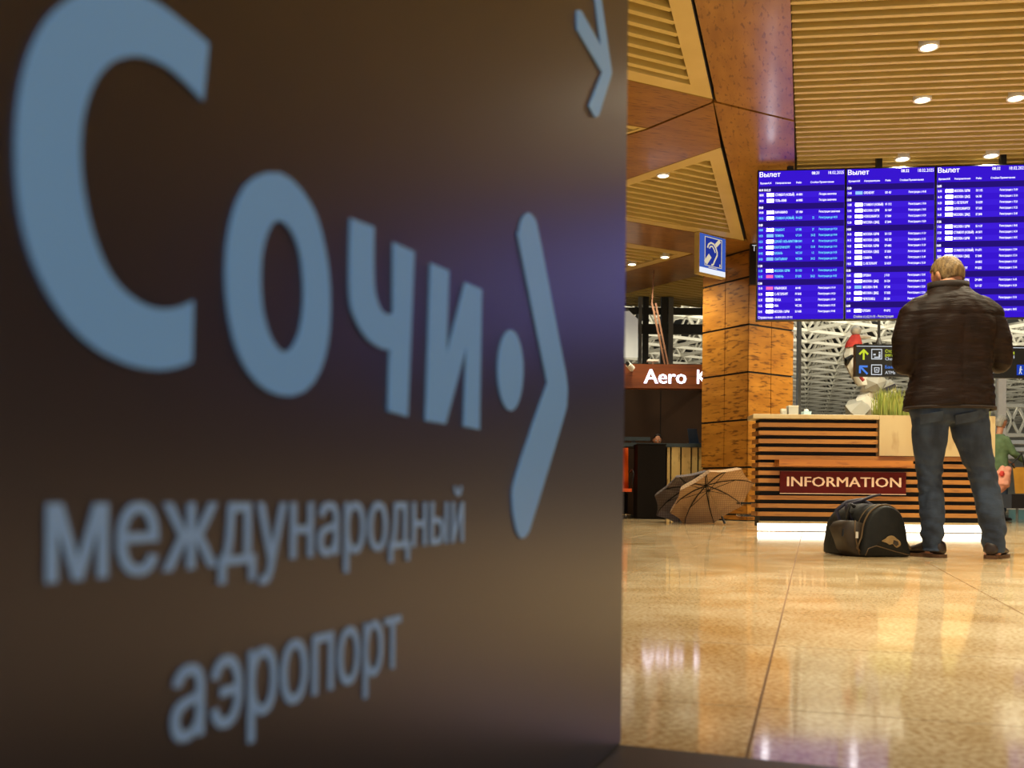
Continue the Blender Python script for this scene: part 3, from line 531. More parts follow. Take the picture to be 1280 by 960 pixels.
for k in range(8):
    o = S0 + s_dir * (SWID * k); o.z = zb
    sc = thing('departure_screen', LAB[k], 'screen', o, 0, 'departure screens in one hanging row')
    def at(u, v, off=.0): return o + s_dir * (u * SWID) + Z3 * ((1 - v) * SH) + s_n * off
    if k > 2:
        for ch in proto[k % 3]: c_ = ch.copy(); C.objects.link(c_); c_.parent = sc
        continue
    parts = []
    MB().prism([at(.003, 0), at(.997, 0), at(.997, 1), at(.003, 1)], -s_n * .07).build('casing', 'black', sc, bevel=.003)
    b0, b1 = .012, .985
    MB().prism([at(b0, .008, .001), at(b1, .008, .001), at(b1, .992, .001), at(b0, .992, .001)], s_n * .001).build('display', 'screen', sc)
    rows = CITY[k + 1]; v0, pitch = .1082, .0387; band, rowb, wt, ct, boxes = MB(), MB(), MB(), MB(), {}
    def quad(mb, u0, u1, va, vb, off): mb.faces([at(u0, vb, off), at(u1, vb, off), at(u1, va, off), at(u0, va, off)], [(0, 1, 2, 3)])
    def txt(mb, s, u, v, h, bold=.012, sx=.57, align=0): add_text(mb, s, at(u, v, .006) - Z3 * h * SH / 2, s_dir, Z3, h * SH, align=align, bold=bold, sx=sx)
    txt(wt, 'Вылет', .022, .030, .033, .012, 1.02); txt(wt, '08:31' if k == 0 else '08:32', .615, .027, .0205, .012, .82); txt(wt, '18.02.2025', .975, .027, .0215, .0, .8, 1)
    for s, u in (('Время', .03), ('А/К', .115), ('Направление', .205), ('Рейс', .44), ('Стойки', .60), ('Примечание', .70)): txt(wt, s, u, .088,   .0125, .012, .9)
    for q, r in enumerate(rows):
        v = v0 + pitch * (q + .5)
        if r[0] == 'b': quad(band, b0 + .005, b1 - .004, v - pitch / 2, v + pitch / 2, .003); txt(wt, r[1], .016, v + .006, .0165, .03); continue
        if q % 2: quad(rowb, b0 + .005, b1 - .004, v - pitch / 2 + .001, v + pitch / 2 - .001, .003)
        t_ = ct if r[0] == 'c' else wt
        txt(t_, r[1], .022, v, .0155, .02); bx = boxes.setdefault(r[6] if len(r) > 6 else 'white', MB()); quad(bx, .107, .187, v - .0105, v + .0105, .006)
        txt(t_, r[2], .202, v, .0165, .02); txt(t_, r[3], .44, v, .0155, .02); txt(t_, r[5], .70, v, .0150, .014)
        if r[4]: txt(t_, r[4], .635, v, .0155, .015, .57, .5)
    ft = MB(); txt(ft, FOOT[k + 1], .02 if k == 0 else .10, .9785, .0165, .010, .72)
    for mb, nm, m in ((band, 'hour_band', 'screen_band'), (rowb, 'flight_row', 'screen_row'), (wt, 'lettering', 'scr_white'), (ct, 'lettering', 'scr_cyan'), (ft, 'lettering', 'scr_white' if k == 0 else 'scr_yellow')):
        if len(mb.bm.verts): tag(mb.build(nm, m, sc), kind='stuff')
    for kk, mb in boxes.items(): tag(mb.build('logo_box', {'white': 'scr_box', 'sky': 'scr_sky', 'pink': 'scr_pink'}[kk], sc), kind='stuff')
    # hanger behind each screen, up to the baffles
    for u in (.38,) if k != 2 else (.75,): MB().box(at(u, -.03, -.05) + Z3 * .03, (.06, .05, .18)).build('hanger', 'black', sc)
    proto[k] = list(sc.children)
# ---- information desk
DY = 9.6
def D(px, py, y=0): return W(px, py, DY + y)
dl, dr_ = D(949, 660).x, D(1241, 660).x; dt = D(1000, 518.5).z; dz = .115
desk = thing('information_desk', 'long reception desk clad in horizontal wooden slats with lit plinth', 'desk', ((dl + dr_) / 2, DY, 0))
MB().box(((dl + dr_) / 2, DY + .14, (dt + .03) / 2), (dr_ - dl - .03, .20, dt - .07)).build('body', 'black_matt', desk)
tb_ = D(1000, 524).z
MB().prism([(D(940, 520).x, DY - .05, tb_), (D(1097, 520).x, DY - .05, tb_), (D(1097, 520).x, DY + .28, tb_), (D(943, 520).x, DY + .28, tb_)], (0, 0, dt - tb_)).build('desk_top', 'desk_cream', desk, bevel=.004)
ys = [531, 541.2, 551.4, 561.5, 571.8, 581, 591, 600.7, 610.8, 621.8, 632, 642.3]
for i, y in enumerate(ys):
    z = D(960, y).z; x1 = D(1096, y).x if i < 4 else dr_ - .08
    MB().box(((dl - .02 + x1) / 2, DY - .003, z), (x1 - dl + .02, .045, .043)).build('slat', 'slat_wood', desk)
    MB().box((dl - .002, DY + .13, z), (.045, .20, .043)).build('slat', 'slat_wood', desk)
zp = D(960, 652.5).z
MB().box(((dl + dr_) / 2 - .02, DY + .0, zp + .0), (dr_ - dl - .04, .05, .02)).build('bottom_rail', 'desk_cream', desk)
MB().box(((dl + dr_) / 2 - .01, DY + .02, (zp - .01) / 2 + .002), (dr_ - dl + .0, .03, zp - .02)).build('light_strip', 'led', desk)
pz0, pz1 = D(1100, 570).z, D(1100, 519.5).z; px0, px1 = D(1097, 540).x, D(1241, 540).x
pl = MB(); yf, yb = DY - .05, DY + .30
pl.box(((px0 + px1) / 2, yf + .01, (pz0 + pz1) / 2), (px1 - px0, .02, pz1 - pz0)).box(((px0 + px1) / 2, yb, (pz0 + pz1) / 2), (px1 - px0, .02, pz1 - pz0))
for x in (px0 + .01, px1 - .01): pl.box((x, (yf + yb) / 2, (pz0 + pz1) / 2), (.02, yb - yf - .02, pz1 - pz0))
planter = pl.build('planter_box', 'desk_cream', desk)
MB().box(((px0 + px1) / 2, (yf + yb) / 2, pz1 - .028), (px1 - px0 - .04, yb - yf - .02, .03)).build('soil', 'soil', desk)
a, b = D(971, 578.5, -.1), D(1137, 580.5, -.1)
MB().box((a + b) / 2, (b.x - a.x, .17, .062)).build('ledge', 'rail_wood', desk, bevel=.022, seg=3)
for x in (a.x + .2, b.x - .2): MB().box((x, DY - .01, a.z - .005), (.03, .06, .03)).build('bracket', 'black', desk)
a, b = D(974.5, 615, -.03), D(1132, 592, -.03)
plate = MB().box(((a.x + b.x) / 2, DY - .036, (a.z + b.z) / 2), (b.x - a.x, .014, b.z - a.z + .02)).build('name_plate', 'maroon', desk)
MB().box(((a.x + b.x) / 2, DY - .038, a.z - .013), (b.x - a.x, .014, .006)).build('plate_edge', 'plate_letter', plate)
tx = MB(); h = 12.6 / F * DY
add_text(tx, 'INFORMATION', Vector((D(982.5, 600).x, DY - .0445, D(1055, 608.5).z)), Vector((1, 0, 0)), Z3, h, width=(D(1124, 600).x - D(982.5, 600).x), bold=.018); tx.build('lettering', 'plate_letter', plate)
# grass standing in the planter
g = MB()
for i in range(620):
    x = random.uniform(px0 + .03, px1 - .03); y = random.uniform(yf + .05, yb - .05); hh = random.uniform(.18, .33); l = random.uniform(-.05, .05); w = random.uniform(.004, .008); dy = random.uniform(-.05, .05)
    z0 = pz1 - .012; m_ = Vector((x + l * .35, y + dy * .35, z0 + hh * .6)); t_ = Vector((x + l, y + dy, z0 + hh)); b0_ = Vector((x, y, z0))
    g.faces([b0_ + Vector((-w, 0, 0)), b0_ + Vector((w, 0, 0)), m_ + Vector((w * .8, .002, 0)), m_ - Vector((w * .8, -.002, 0)), t_], [(0, 1, 2, 3), (3, 2, 4)])
single(g, 'ornamental_grass', 'grass', ((px0 + px1) / 2, (yf + yb) / 2, pz1), 'upright green ornamental grass growing in the cream planter', 'grass', kind='stuff')
# small things on the desk top
def card(name, px0_, px1_, y0, m, label, cat, dep=.09):
    a, b = D(px0_, y0, .15), D(px1_, y0, .15); zt_ = D(px0_, y0, .15).z
    t = thing(name, label, cat, ((a.x + b.x) / 2, DY + .15, dt)); w = b.x - a.x; c = (a.x + b.x) / 2
    MB().box((c, DY + .15, (dt + zt_) / 2), (w, dep, zt_ - dt)).build('body', m, t, bevel=.004); return t, c, w, zt_
t, c, w, z_ = card('leaflet_holder', 976, 982.5, 511, 'paper', 'tiny white leaflet holder on the desk top, first from the pillar', 'holder', .05)
MB().box((c, DY + .122, dt + .03), (w * .7, .006, .04)).build('leaflet', 'facet_grey', t)
t, c, w, z_ = card('card_box', 984.5, 996.5, 508.5, 'facet_grey', 'pale grey box on the desk top beside the window post', 'box')
MB().box((c, DY + .15, z_ + .004), (w * 1.04, .095, .012)).build('lid', 'paper', t)
t, c, w, z_ = card('tissue_box', 1003, 1012.5, 514.5, 'tissue', 'small pale blue tissue box on the desk top', 'box')
MB().ball((c, DY + .15, z_ + .008), .022, 8, (1.2, .7, .9)).build('tissue', 'paper', t)
# ---- chrome rack at the desk's end
cx0, cx1 = D(929, 640, .9).x, D(950, 640, .9).x
rack = thing('chrome_rack', 'low chrome rod rack on the floor between pillar and desk', 'rack', ((cx0 + cx1) / 2, DY + 1.1, 0))
for y in (629, 644.5):
    z = W(940, y, DY + 1.0).z
    for dy in (0, .18): MB().span((cx0 - .01, DY + 1.0 + dy, z), (cx1 + .2, DY + 1.0 + dy, z), .025, .025).build('rod', 'chrome', rack)
for x in (cx1 + .12, cx1 + .18): MB().span((x, DY + 1.0, 0), (x + .02, DY + 1.0, .32), .012, .012, Vector((0, 1, 0))).build('leg', 'chrome', rack); MB().span((x, DY + 1.18, 0), (x + .02, DY + 1.18, .32), .012, .012, Vector((0, 1, 0))).build('leg', 'chrome', rack)
# ---- downlights in the ceilings, each with its own lamp
def downlight(p, where, r=.065, power=26, cone=2.5):
    t = thing('downlight', where, 'lamp', p, 0, 'round ceiling downlights')
    m = MB(); n = 20
    m.ring_prism([p + Vector((r * 1.25 * math.cos(2 * math.pi * k / n), r * 1.25 * math.sin(2 * math.pi * k / n), -.012)) for k in range(n)], [p + Vector((r * .98 * math.cos(2 * math.pi * k / n), r * .98 * math.sin(2 * math.pi * k / n), -.012)) for k in range(n)], Z3 * .07)
    m.build('rim', 'white', t); MB().cyl(p - Z3 * .006, r, .03, 18).build('lens', 'lamp', t)
    l = lamp('downlight_lamp', 'SPOT', p - Z3 * .03, power * 15, WARM, spot_size=cone, spot_blend=.7, shadow_soft_size=.07)
    l.parent = t; l.location = (0, 0, -.03)
dl_px = [(1161, 58, 'downlight nearest the camera in the baffled bay above the screens'), (1153, 124, 'downlight in the second row of the baffled bay'), (1270, 122, 'downlight in the second row, cut by the picture edge'), (1239, 194, 'downlight just above the time on the third screen'), (1128, 198, 'downlight just above the second screen')]
for x, y, l in dl_px: downlight(P(x, y, ZB - .005), l)
for x, y, l in ((829, 219, 'downlight on the frame of the large three-cornered coffer'), (831, 321, 'downlight in the tip of the small lower coffer'), (790, 330, 'downlight half hidden by the board edge, in the small lower coffer')): downlight(P(x, y, ZS - .003), l, .06, 12)
for X, Y, l, pw_, cn in ((2.4, 2.7, 'added unseen downlight over the floor between camera and man', 78, 1.3), (1.75, 4.6, 'added unseen downlight for the near floor, beside the wood edge', 34, 1.35), (3.9, 6.3, 'downlight of the baffled bay above the frame, over the standing man', 30, 2.2), (5.6, 5.2, 'downlight of the baffled bay outside the frame, beyond the standing man', 26, 2.0),  # first two are added, unseen, to brighten the floor near the camera
                      (4.5, 12.5, 'downlight hidden behind the screens, beside the pillar', 13, 2.7), (6.4, 12.2, 'downlight hidden behind the screens, over the desk end', 30, 2.7), (5.5, 13.3, 'downlight added behind the screens to brighten the sculpture', 34, 2.7)): downlight(Vector((X, Y, ZB - .005)), l, .065, pw_, cn)  # the last one is added to brighten the sculpture
# ---- blue hearing-loop sign under the soffit
a = W(873.5, 341, 13.2); ztop = W(873.5, 289.5, 13.2).z; b = W(907, 346, 13.55); sd = Vector((b.x - a.x, b.y - a.y, 0)); sw = sd.length; sd.normalize(); sn = Vector((sd.y, -sd.x, 0)); zbot = a.z; sh_ = ztop - zbot
hs = thing('hearing_loop_sign', 'lit blue sign with a crossed ear symbol hanging beside the pillar top', 'sign', a)
def hp(u, v, off=0): return a + sd * (u * sw) + Z3 * ((1 - v) * sh_) + sn * off
MB().prism([hp(0, 0), hp(1, 0), hp(1, 1), hp(0, 1)], -sn * .085).build('housing', 'cream', hs)
MB().prism([hp(.02, .02, .001), hp(.98, .02, .001), hp(.98, .84, .001), hp(.02, .84, .001)], sn * .002).build('face_plate', 'sign_blue', hs)
MB().prism([hp(.02, .84, .001), hp(.98, .84, .001), hp(.98, .97, .001), hp(.02, .97, .001)], sn * .002).build('light_band', 'sign_white', hs)
MB().prism([hp(.22, .09, .003), hp(.82, .09, .003), hp(.82, .76, .003), hp(.22, .76, .003)], sn * .001).build('picture_field', 'sign_blue_dark', hs)
fm = MB(); O = [hp(.2, .07, .004), hp(.84, .07, .004), hp(.84, .78, .004), hp(.2, .78, .004)]; I = [hp(.22, .085, .004), hp(.82, .085, .004), hp(.82, .765, .004), hp(.22, .765, .004)]
fm.ring_prism(O, I, sn * .001).build('picture_border', 'sign_cream', hs)
def stroke(mb, pts, w, off):
    L, R = [], []
    for i, p in enumerate(pts):
        q0, q1 = pts[max(i - 1, 0)], pts[min(i + 1, len(pts) - 1)]; dx, dy = (q1[0] - q0[0]) * sw, (q1[1] - q0[1]) * sh_; n_ = math.hypot(dx, dy); L.append((p[0] - dy / n_ * w / 2 / sw, p[1] + dx / n_ * w / 2 / sh_)); R.append((p[0] + dy / n_ * w / 2 / sw, p[1] - dx / n_ * w / 2 / sh_))
    m = len(pts); vs_ = [hp(*q, off) for q in L] + [hp(*q, off) for q in R]; mb.faces(vs_, [(i, i + 1, m + i + 1, m + i) for i in range(m - 1)])
em = MB()
stroke(em, [(.30, .34), (.34, .25), (.43, .20), (.53, .22), (.61, .30), (.66, .40), (.66, .48), (.61, .56), (.56, .64), (.52, .72), (.45, .74)], .026, .005)
stroke(em, [(.37, .35), (.41, .29), (.48, .28), (.54, .34), (.59, .42)], .02, .005)
stroke(em, [(.60, .25), (.76, .10)], .055, .0055); stroke(em, [(.23, .72), (.40, .52)], .075, .0055)
stroke(em, [(.34, .81), (.66, .81)], .01, .005); stroke(em, [(.77, .68), (.77, .75)], .02, .005)
em.build('symbol', 'sign_cream', hs)
# ---- black flag sign on the pillar, mostly behind the first screen
a = W(937, 356, 13.85); b = W(962, 356, 13.85); zt_ = W(937, 304, 13.85).z
fs = thing('flag_sign', 'black flag sign fixed to the pillar behind the first screen', 'sign', a)
MB().box(((a.x + b.x) / 2, a.y, (a.z + zt_) / 2), (b.x - a.x, .06, zt_ - a.z)).build('panel', 'black', fs, bevel=.004)
MB().box((a.x + .12, a.y + .165, (a.z + zt_) / 2), (.05, .28, .06)).build('bracket', 'black', fs)
tx = MB(); add_text(tx, 'То', Vector((W(939.5, 315, 13.85).x, a.y - .032, W(942, 314.5, 13.85).z)), Vector((1, 0, 0)), Z3, 7.5 / F * 13.85, sx=.9); tx.build('lettering', 'dir_white', fs)
# ---- hanging direction sign beyond the desk
GY = 13.2
def gd(px, py, off=0): return W(px, py, GY) - Vector((0, off, 0))
g0, g1 = gd(1069.5, 470), gd(1345, 473); gz = gd(1069.5, 430).z; gzb = g0.z
ds = thing('direction_sign', 'long black hanging direction sign with yellow and blue arrows', 'sign', ((g0.x + g1.x) / 2, GY, gzb))
MB().box(((g0.x + g1.x) / 2, GY + .05, (gz + gzb) / 2), (g1.x - g0.x, .10, gz - gzb)).build('panel', 'black', ds, bevel=.004)
MB().box(((g0.x + g1.x) / 2, GY - .004, gz - .03), (g1.x - g0.x - .02, .006, .008)).build('light_line', 'dir_white', ds)
for px in (1100.5, 1290): q = gd(px, 400); MB().box((q.x, GY + .05, (gz + ZB) / 2), (.028, .028, ZB - gz)).build('hanger_rod', 'black', ds); MB().cyl((q.x, GY + .05, gz), .05, .10, 10, .02).build('hanger_cap', 'black', ds)
ux = g1.x - g0.x; sl = (gd(1200, 450).z - gd(1100, 450).z) / (gd(1200, 450).x - gd(1100, 450).x)
def gp(px, py, off=.002):                                                  # rows stay level on the sign: heights read at its left end
    return Vector((gd(px, 450).x, GY - off, gd(1075, py).z))
def gstroke(name, pts, w, m):
    mb = MB()
    for p, q in zip(pts, pts[1:]):
        p_, q_ = gp(*p), gp(*q); d_ = (q_ - p_).normalized(); n_ = Vector((d_.z, 0, -d_.x)) * (w / F * GY / 2); e_ = d_ * (w / F * GY * .25)
        mb.faces([p_ - n_ - e_, p_ + n_ - e_, q_ + n_ + e_, q_ - n_ + e_], [(0, 1, 2, 3)])
    return mb.build(name, m, ds)
gstroke('arrow', [(1079.5, 449), (1079.5, 438)], 2.4, 'dir_yellow'); gstroke('arrow', [(1074.5, 442.5), (1079.5, 437.5), (1084.5, 442.5)], 2.4, 'dir_yellow')
gstroke('arrow', [(1084, 467), (1075.5, 458.5)], 2.4, 'dir_blue'); gstroke('arrow', [(1075, 466), (1075, 458), (1084, 458)], 2.4, 'dir_blue')
for y0 in (436.5, 456): gstroke('icon_border', [(1089.5, y0), (1102, y0), (1102, y0 + 12), (1089.5, y0 + 12), (1089.5, y0)], 1.1, 'dir_white')
mb = MB()
for c_, w_, h_ in (((1093, 443), 3, 2), ((1095.5, 446.5), 5.5, 1.6), ((1099.3, 444.8), 2.2, 5), ((1099.3, 440.5), 2, 2)): q = gp(*c_); mb.faces([q + Vector((i * w_ / F * GY / 2, 0, j * h_ / F * GY / 2)) for i, j in ((-1, -1), (1, -1), (1, 1), (-1, 1))], [(0, 1, 2, 3)])
mb.build('icon_print', 'dir_white', ds)
gstroke('icon_print', [(1093, 459.5), (1099, 459.5), (1098.4, 465), (1093.6, 465), (1093, 459.5)], 1.0, 'dir_white'); gstroke('icon_print', [(1094.8, 463), (1096, 461.5), (1097.2, 463)], .9, 'dir_white')
def gtext(s, px, py, h, m, align=0): mb = MB(); add_text(mb, s, gp(px, py), Vector((1, 0, 0)), Z3, h / F * GY, align=align, bold=.012, sx=.95); mb.build('lettering', m, ds)
gtext('Стойки', 1106.5, 440.5, 3.9, 'dir_yellow'); gtext('регистрации', 1106.5, 445.2, 3.9, 'dir_yellow'); gtext('Check-in', 1106.5, 450, 3.9, 'dir_white')
gtext('Банкоматы', 1106.5, 460.3, 4.0, 'dir_blue'); gtext('ATMs', 1106.5, 467.2, 4.0, 'dir_white')
gtext('1-64', 1268, 441.5, 4.2, 'dir_yellow', 1); gtext('1-64', 1268, 446.3, 4.2, 'dir_white', 1); gtext('Counters', 1248.5, 464.8, 4.0, 'dir_white', 1)
q0, q1 = gp(1271, 467), gp(1290, 454)
MB().box(((q0.x + q1.x) / 2, GY - .003, (q0.z + q1.z) / 2), (q1.x - q0.x, .004, q1.z - q0.z)).build('icon_block', 'dir_block', ds)
gstroke('icon_border', [(1271.6, 454.6), (1289.4, 454.6), (1289.4, 466.4), (1271.6, 466.4), (1271.6, 454.6)], .8, 'dir_white')
mb = MB()
def mk(pts, w):
    for p, q in zip(pts, pts[1:]):
        p_, q_ = gp(*p, .008), gp(*q, .008); d_ = (q_ - p_).normalized(); n_ = Vector((d_.z, 0, -d_.x)) * (w / F * GY / 2); mb.faces([p_ - n_, p_ + n_, q_ + n_, q_ - n_], [(0, 1, 2, 3)])
mk([(1275.6, 456), (1275.6, 457.8)], 1.8); mk([(1275.4, 458.2), (1275, 462)], 2); mk([(1275, 462), (1273.8, 465.6)], 1); mk([(1275.2, 462), (1277, 465.6)], 1); mk([(1275.5, 458.6), (1277.6, 460.6)], .9)
mb.build('icon_print', 'dir_white', ds)
# ---- faceted sculpture beyond the desk
SY = 15.6
def sp(px, py): return W(px, py, SY)
def hull(pts, name, m, par):
    bm = bmesh.new()
    for p in pts: bm.verts.new(p)
    r = bmesh.ops.convex_hull(bm, input=bm.verts); bmesh.ops.delete(bm, geom=[v for v in bm.verts if not v.link_faces], context='VERTS')
    mb = MB(); mb.bm.free(); mb.bm = bm; return mb.build(name, m, par)
def rock(c, r, name, m, par, n=11, sc=(1, 1, 1)):
    c = Vector(c); pts = []
    for i in range(n):
        z = 1 - 2 * (i + .5) / n; t = i * 2.4 + random.uniform(-.35, .35); k = math.sqrt(1 - z * z); pts.append(c + Vector((k * math.cos(t) * sc[0], k * math.sin(t) * sc[1], z * sc[2])) * r * random.uniform(.88, 1.08))
    return hull(pts, name, m, par)
s0_ = sp(1084, 640); sc_ = thing('faceted_sculpture', 'white faceted sculpture of a figure with red cape on angular blocks behind the desk', 'sculpture', (s0_.x, SY, 0)); k_ = SY / F
MB().box((s0_.x + .2, SY, .55), (1.3, .8, 1.1)).build('pedestal', 'facet_grey', sc_, bevel=.03)
for px, py, r, m, z in ((1072, 512, 17, 'facet_grey', 1), (1082, 503, 14, 'facet', 1), (1098, 511, 17, 'facet', .9), (1088, 490, 12, 'facet', 1), (1110, 483, 12, 'facet_grey', .9), (1112, 500, 13, 'facet', 1), (1079, 502, 5, 'facet', 1), (1092, 478, 15, 'facet_grey', 1)): rock(sp(px, py) + Vector((0, random.uniform(-.08, .12), 0)), r * k_, 'block', m, sc_, 12, (1, .8, z))
MB().loft([[sp(x + w * math.cos(t), y) + Vector((0, w * k_ * .7 * math.sin(t), 0)) for t in [2 * math.pi * q / 9 for q in range(9)]] for x, y, w in ((1082, 482, 11), (1073, 468, 11), (1067, 455, 11.5), (1064, 444, 10.5), (1066, 434, 9), (1068, 428, 6))]).build('body', 'facet', sc_)
MB().ball(sp(1070, 413), 6.6 * k_, 14).build('head', 'facet', sc_, True)
MB().loft([[sp(x + w * math.cos(t), y + (1.4 * (q % 2))) + Vector((0, w * k_ * .8 * math.sin(t) - .02, 0)) for q, t in enumerate([2 * math.pi * q / 14 for q in range(14)])] for x, y, w in ((1066, 433.5, 10.5), (1067, 428, 10), (1068, 423, 7.5), (1069, 418.5, 5))]).build('cape', 'red', sc_)
MB().tube([sp(1075, 421), sp(1081, 420.5), sp(1087, 421.5)], [3.2 * k_, 2.8 * k_, 2 * k_], 8, True).build('arm', 'facet', sc_)
MB().tube([sp(1061, 447) - Vector((0, .14, 0)), sp(1056, 451) - Vector((0, .12, 0)), sp(1055.5, 456) - Vector((0, .1, 0))], [.03, .055, .03], 6, True).build('dark_patch', 'black', sc_)
MB().tube([sp(1076, 451) - Vector((0, .16, 0)), sp(1068, 452) - Vector((0, .18, 0)), sp(1063.5, 458) - Vector((0, .17, 0)), sp(1067, 468) - Vector((0, .17, 0)), sp(1074, 478) - Vector((0, .2, 0))], [.012, .018, .022, .022, .026], 6).build('ribbon', 'red_dark', sc_)
MB().span(sp(1096, 491) - Vector((0, .22, 0)), sp(1113, 484) - Vector((0, .2, 0)), .05, .07).build('dark_bar', 'bag_strap', sc_)
# ---- kiosk beside the pillar
KY = 15.3
def K(px, py, y=0): return W(px, py, KY + y)
kx0, kx1 = K(757, 600).x, K(905, 600).x
kc = thing('kiosk_counter', 'pale plank fronted kiosk counter with dark worktop left of the pillar', 'counter', (K(855, 600).x, KY, 0))
zc = K(850, 559).z; zw = K(850, 554.5).z
seams = [833, 838.3, 851, 864, 872.5, 885, 897]
for a, b in zip(seams, seams[1:]): xa, xb = K(a, 600).x + .012, K(b, 600).x - .012; MB().box(((xa + xb) / 2, KY + .02, zc / 2), (xb - xa, .03, zc)).build('plank', 'plank', kc)
MB().box(((K(833, 600).x + kx1) / 2, KY + .34, zc / 2), (kx1 - K(833, 600).x, .60, zc - .004)).build('carcass', 'kiosk_black', kc)
MB().box(((K(778, 560).x + kx1) / 2, KY + .33, (zc + zw) / 2 + .002), (kx1 - K(778, 560).x, .72, zw - zc)).build('worktop', 'worktop', kc, bevel=.006)
MB().box((K(786, 600).x, KY + .5, zc / 2), (.06, .3, zc)).build('end_panel', 'kiosk_black', kc)
cab = thing('black_cabinet', 'tall black cabinet standing in front of the kiosk worktop', 'cabinet', (K(814.5, 640, -.5).x, KY - .4, 0))
xa, xb = K(797, 600, -.6).x, K(832, 600, -.6).x; zt_ = K(815, 556, -.6).z
MB().box(((xa + xb) / 2, KY - .36, zt_ / 2), (xb - xa, .48, zt_)).build('body', 'kiosk_black', cab, bevel=.004)
MB().box(((xa + xb) / 2, KY - .36, zt_ + .008), (xb - xa + .02, .5, .016)).build('top', 'kiosk_black', cab)
zs0, zs1 = K(830, 485).z, K(830, 455).z; xk0, xk1 = K(745, 470).x, K(915, 470).x
kb = thing('shop_sign_board', 'brown wooden sign board with white lit letters above the kiosk', 'sign', ((xk0 + xk1) / 2, KY + .1, zs0))
MB().box(((xk0 + xk1) / 2, KY + .14, (zs0 + zs1) / 2), (xk1 - xk0, .22, zs1 - zs0)).build('board', 'wood_dark_board', kb, bevel=.004)
tx = MB(); hh = 18.6 / F * KY; yy = KY + .024
for s, x0, x1 in (('Aero', 805.5, 858), ('K', 872, 883.5)):
    add_text(tx, s, Vector((K(x0, 470).x, yy, K(830, 479).z)), Vector((1, 0, 0)), Z3, hh, width=K(x1, 470).x - K(x0, 470).x, bold=.02)
bmesh.ops.translate(tx.bm, verts=tx.bm.verts, vec=(0, 0, 0))
tag(tx.build('lettering', 'letter_lit', kb), kind='stuff')
for k in range(2): MB().box((xk0 + .16 + k * (xk1 - xk0 - .32), KY + .98, (zs0 + zs1) / 2), (.06, 1.46, .08)).build('bracket', 'kiosk_black', kb)
kw = MB().box(((xk0 + xk1) / 2, KY + 1.75, (zs1) / 2), (xk1 - xk0, .08, zs1 - .02)); kw = kw.build('wall_kiosk', 'kiosk_wall'); kw['kind'] = 'structure'
t = thing('trim_1', kind='structure'); xj = K(826, 500, 1.7).x; MB().box((xj, KY + 1.706, 1.4), (.015, .006, 2.4)).build('wall_joint', 'kiosk_black', t)
cm = thing('security_camera', 'small white security camera on the left end of the sign board', 'camera', K(787, 460) + Vector((0, .0, 0)))
q = K(788, 459.5, -.035); MB().tube([q + Vector((-.04, -.06, .04)), q + Vector((.03, .0, -.02))], [.045, .05], 12).build('body', 'white', cm); MB().tube([q + Vector((-.045, -.065, .045)), q + Vector((-.06, -.08, .055))], [.03, .028], 10).build('lens', 'black', cm); MB().box(q + Vector((.03, .038, -.03)), (.03, .05, .05)).build('bracket', 'white', cm)
lp = thing('laptop', 'open blue grey laptop on the kiosk worktop beside the pillar', 'laptop', K(868, 556, .1))
za = zw + .004; xa, xb = K(862, 556, .1).x, K(876, 556, .1).x
MB().box(((xa + xb) / 2 + .03, KY + .22, za + .008), (.26, .2, .014)).build('keyboard_base', 'laptop', lp)
MB().prism([(xa + .0, KY + .12, za + .012), (xa + .16, KY + .14, za + .012), (xa + .10, KY + .06, za + .24), (xa - .05, KY + .04, za + .24)], (0, .014, 0)).build('screen_lid', 'laptop', lp)
mn = thing('monitor', 'dark flat monitor lying low on the kiosk worktop at the board edge', 'monitor', K(792, 555, .3)); xa, xb = K(772, 550, .3).x, K(813, 550, .3).x
zt_ = K(800, 546, .3).z; MB().box(((xa + xb) / 2, KY + .34, (zw + .06 + zt_) / 2), (xb - xa, .04, zt_ - zw - .06)).build('screen', 'worktop', mn, bevel=.006)
MB().box(((xa + xb) / 2, KY + .36, zw + .045), (.06, .03, .07)).build('stem', 'black', mn); MB().box(((xa + xb) / 2, KY + .36, zw + .0105), (.22, .15, .012)).build('foot', 'black', mn)
ch = thing('orange_chair', 'orange shell chair with black tubular arms left of the black cabinet', 'chair', K(785, 640, -.98))
cb = K(786, 560, -.98); cx = K(776, 600, -.98).x; cy = KY - .35
def shell(pts, wv, nm): MB().loft([[Vector((cx + wv * sgn * f, y + b, z)) for sgn, f, b in ((-1, 1, 0), (-.5, 1, .03), (.5, 1, .03), (1, 1, 0), (1, 1, -.02), (.5, 1, .005), (-.5, 1, .005), (-1, 1, -.02))] for y, z in pts]).build(nm, 'orange', ch, True)
shell([(cy + .22, .44), (cy + .27, .62), (cy + .31, .85), (cy + .34, 1.12)], .22, 'backrest'); MB().box((cx, cy, .44), (.44, .42, .05)).build('seat', 'orange', ch, bevel=.02)
for sx in (-1, 1): MB().tube([(cx + sx * .24, cy + .24, .72), (cx + sx * .25, cy, .76), (cx + sx * .25, cy - .18, .70), (cx + sx * .23, cy - .12, .50), (cx + sx * .18, cy, .40)], .014, 8).build('armrest', 'black', ch, True)
MB().cyl((cx, cy, .08), .03, .34, 10).build('stem', 'chrome', ch)
for k in range(5): t_ = 2 * math.pi * k / 5 + .2; MB().tube([(cx, cy, .09), (cx + .26 * math.cos(t_), cy + .26 * math.sin(t_), .06)], [.022, .014], 6).build('leg', 'chrome', ch); MB().ball((cx + .26 * math.cos(t_), cy + .26 * math.sin(t_), .03), .03, 8).build('caster', 'black', ch)
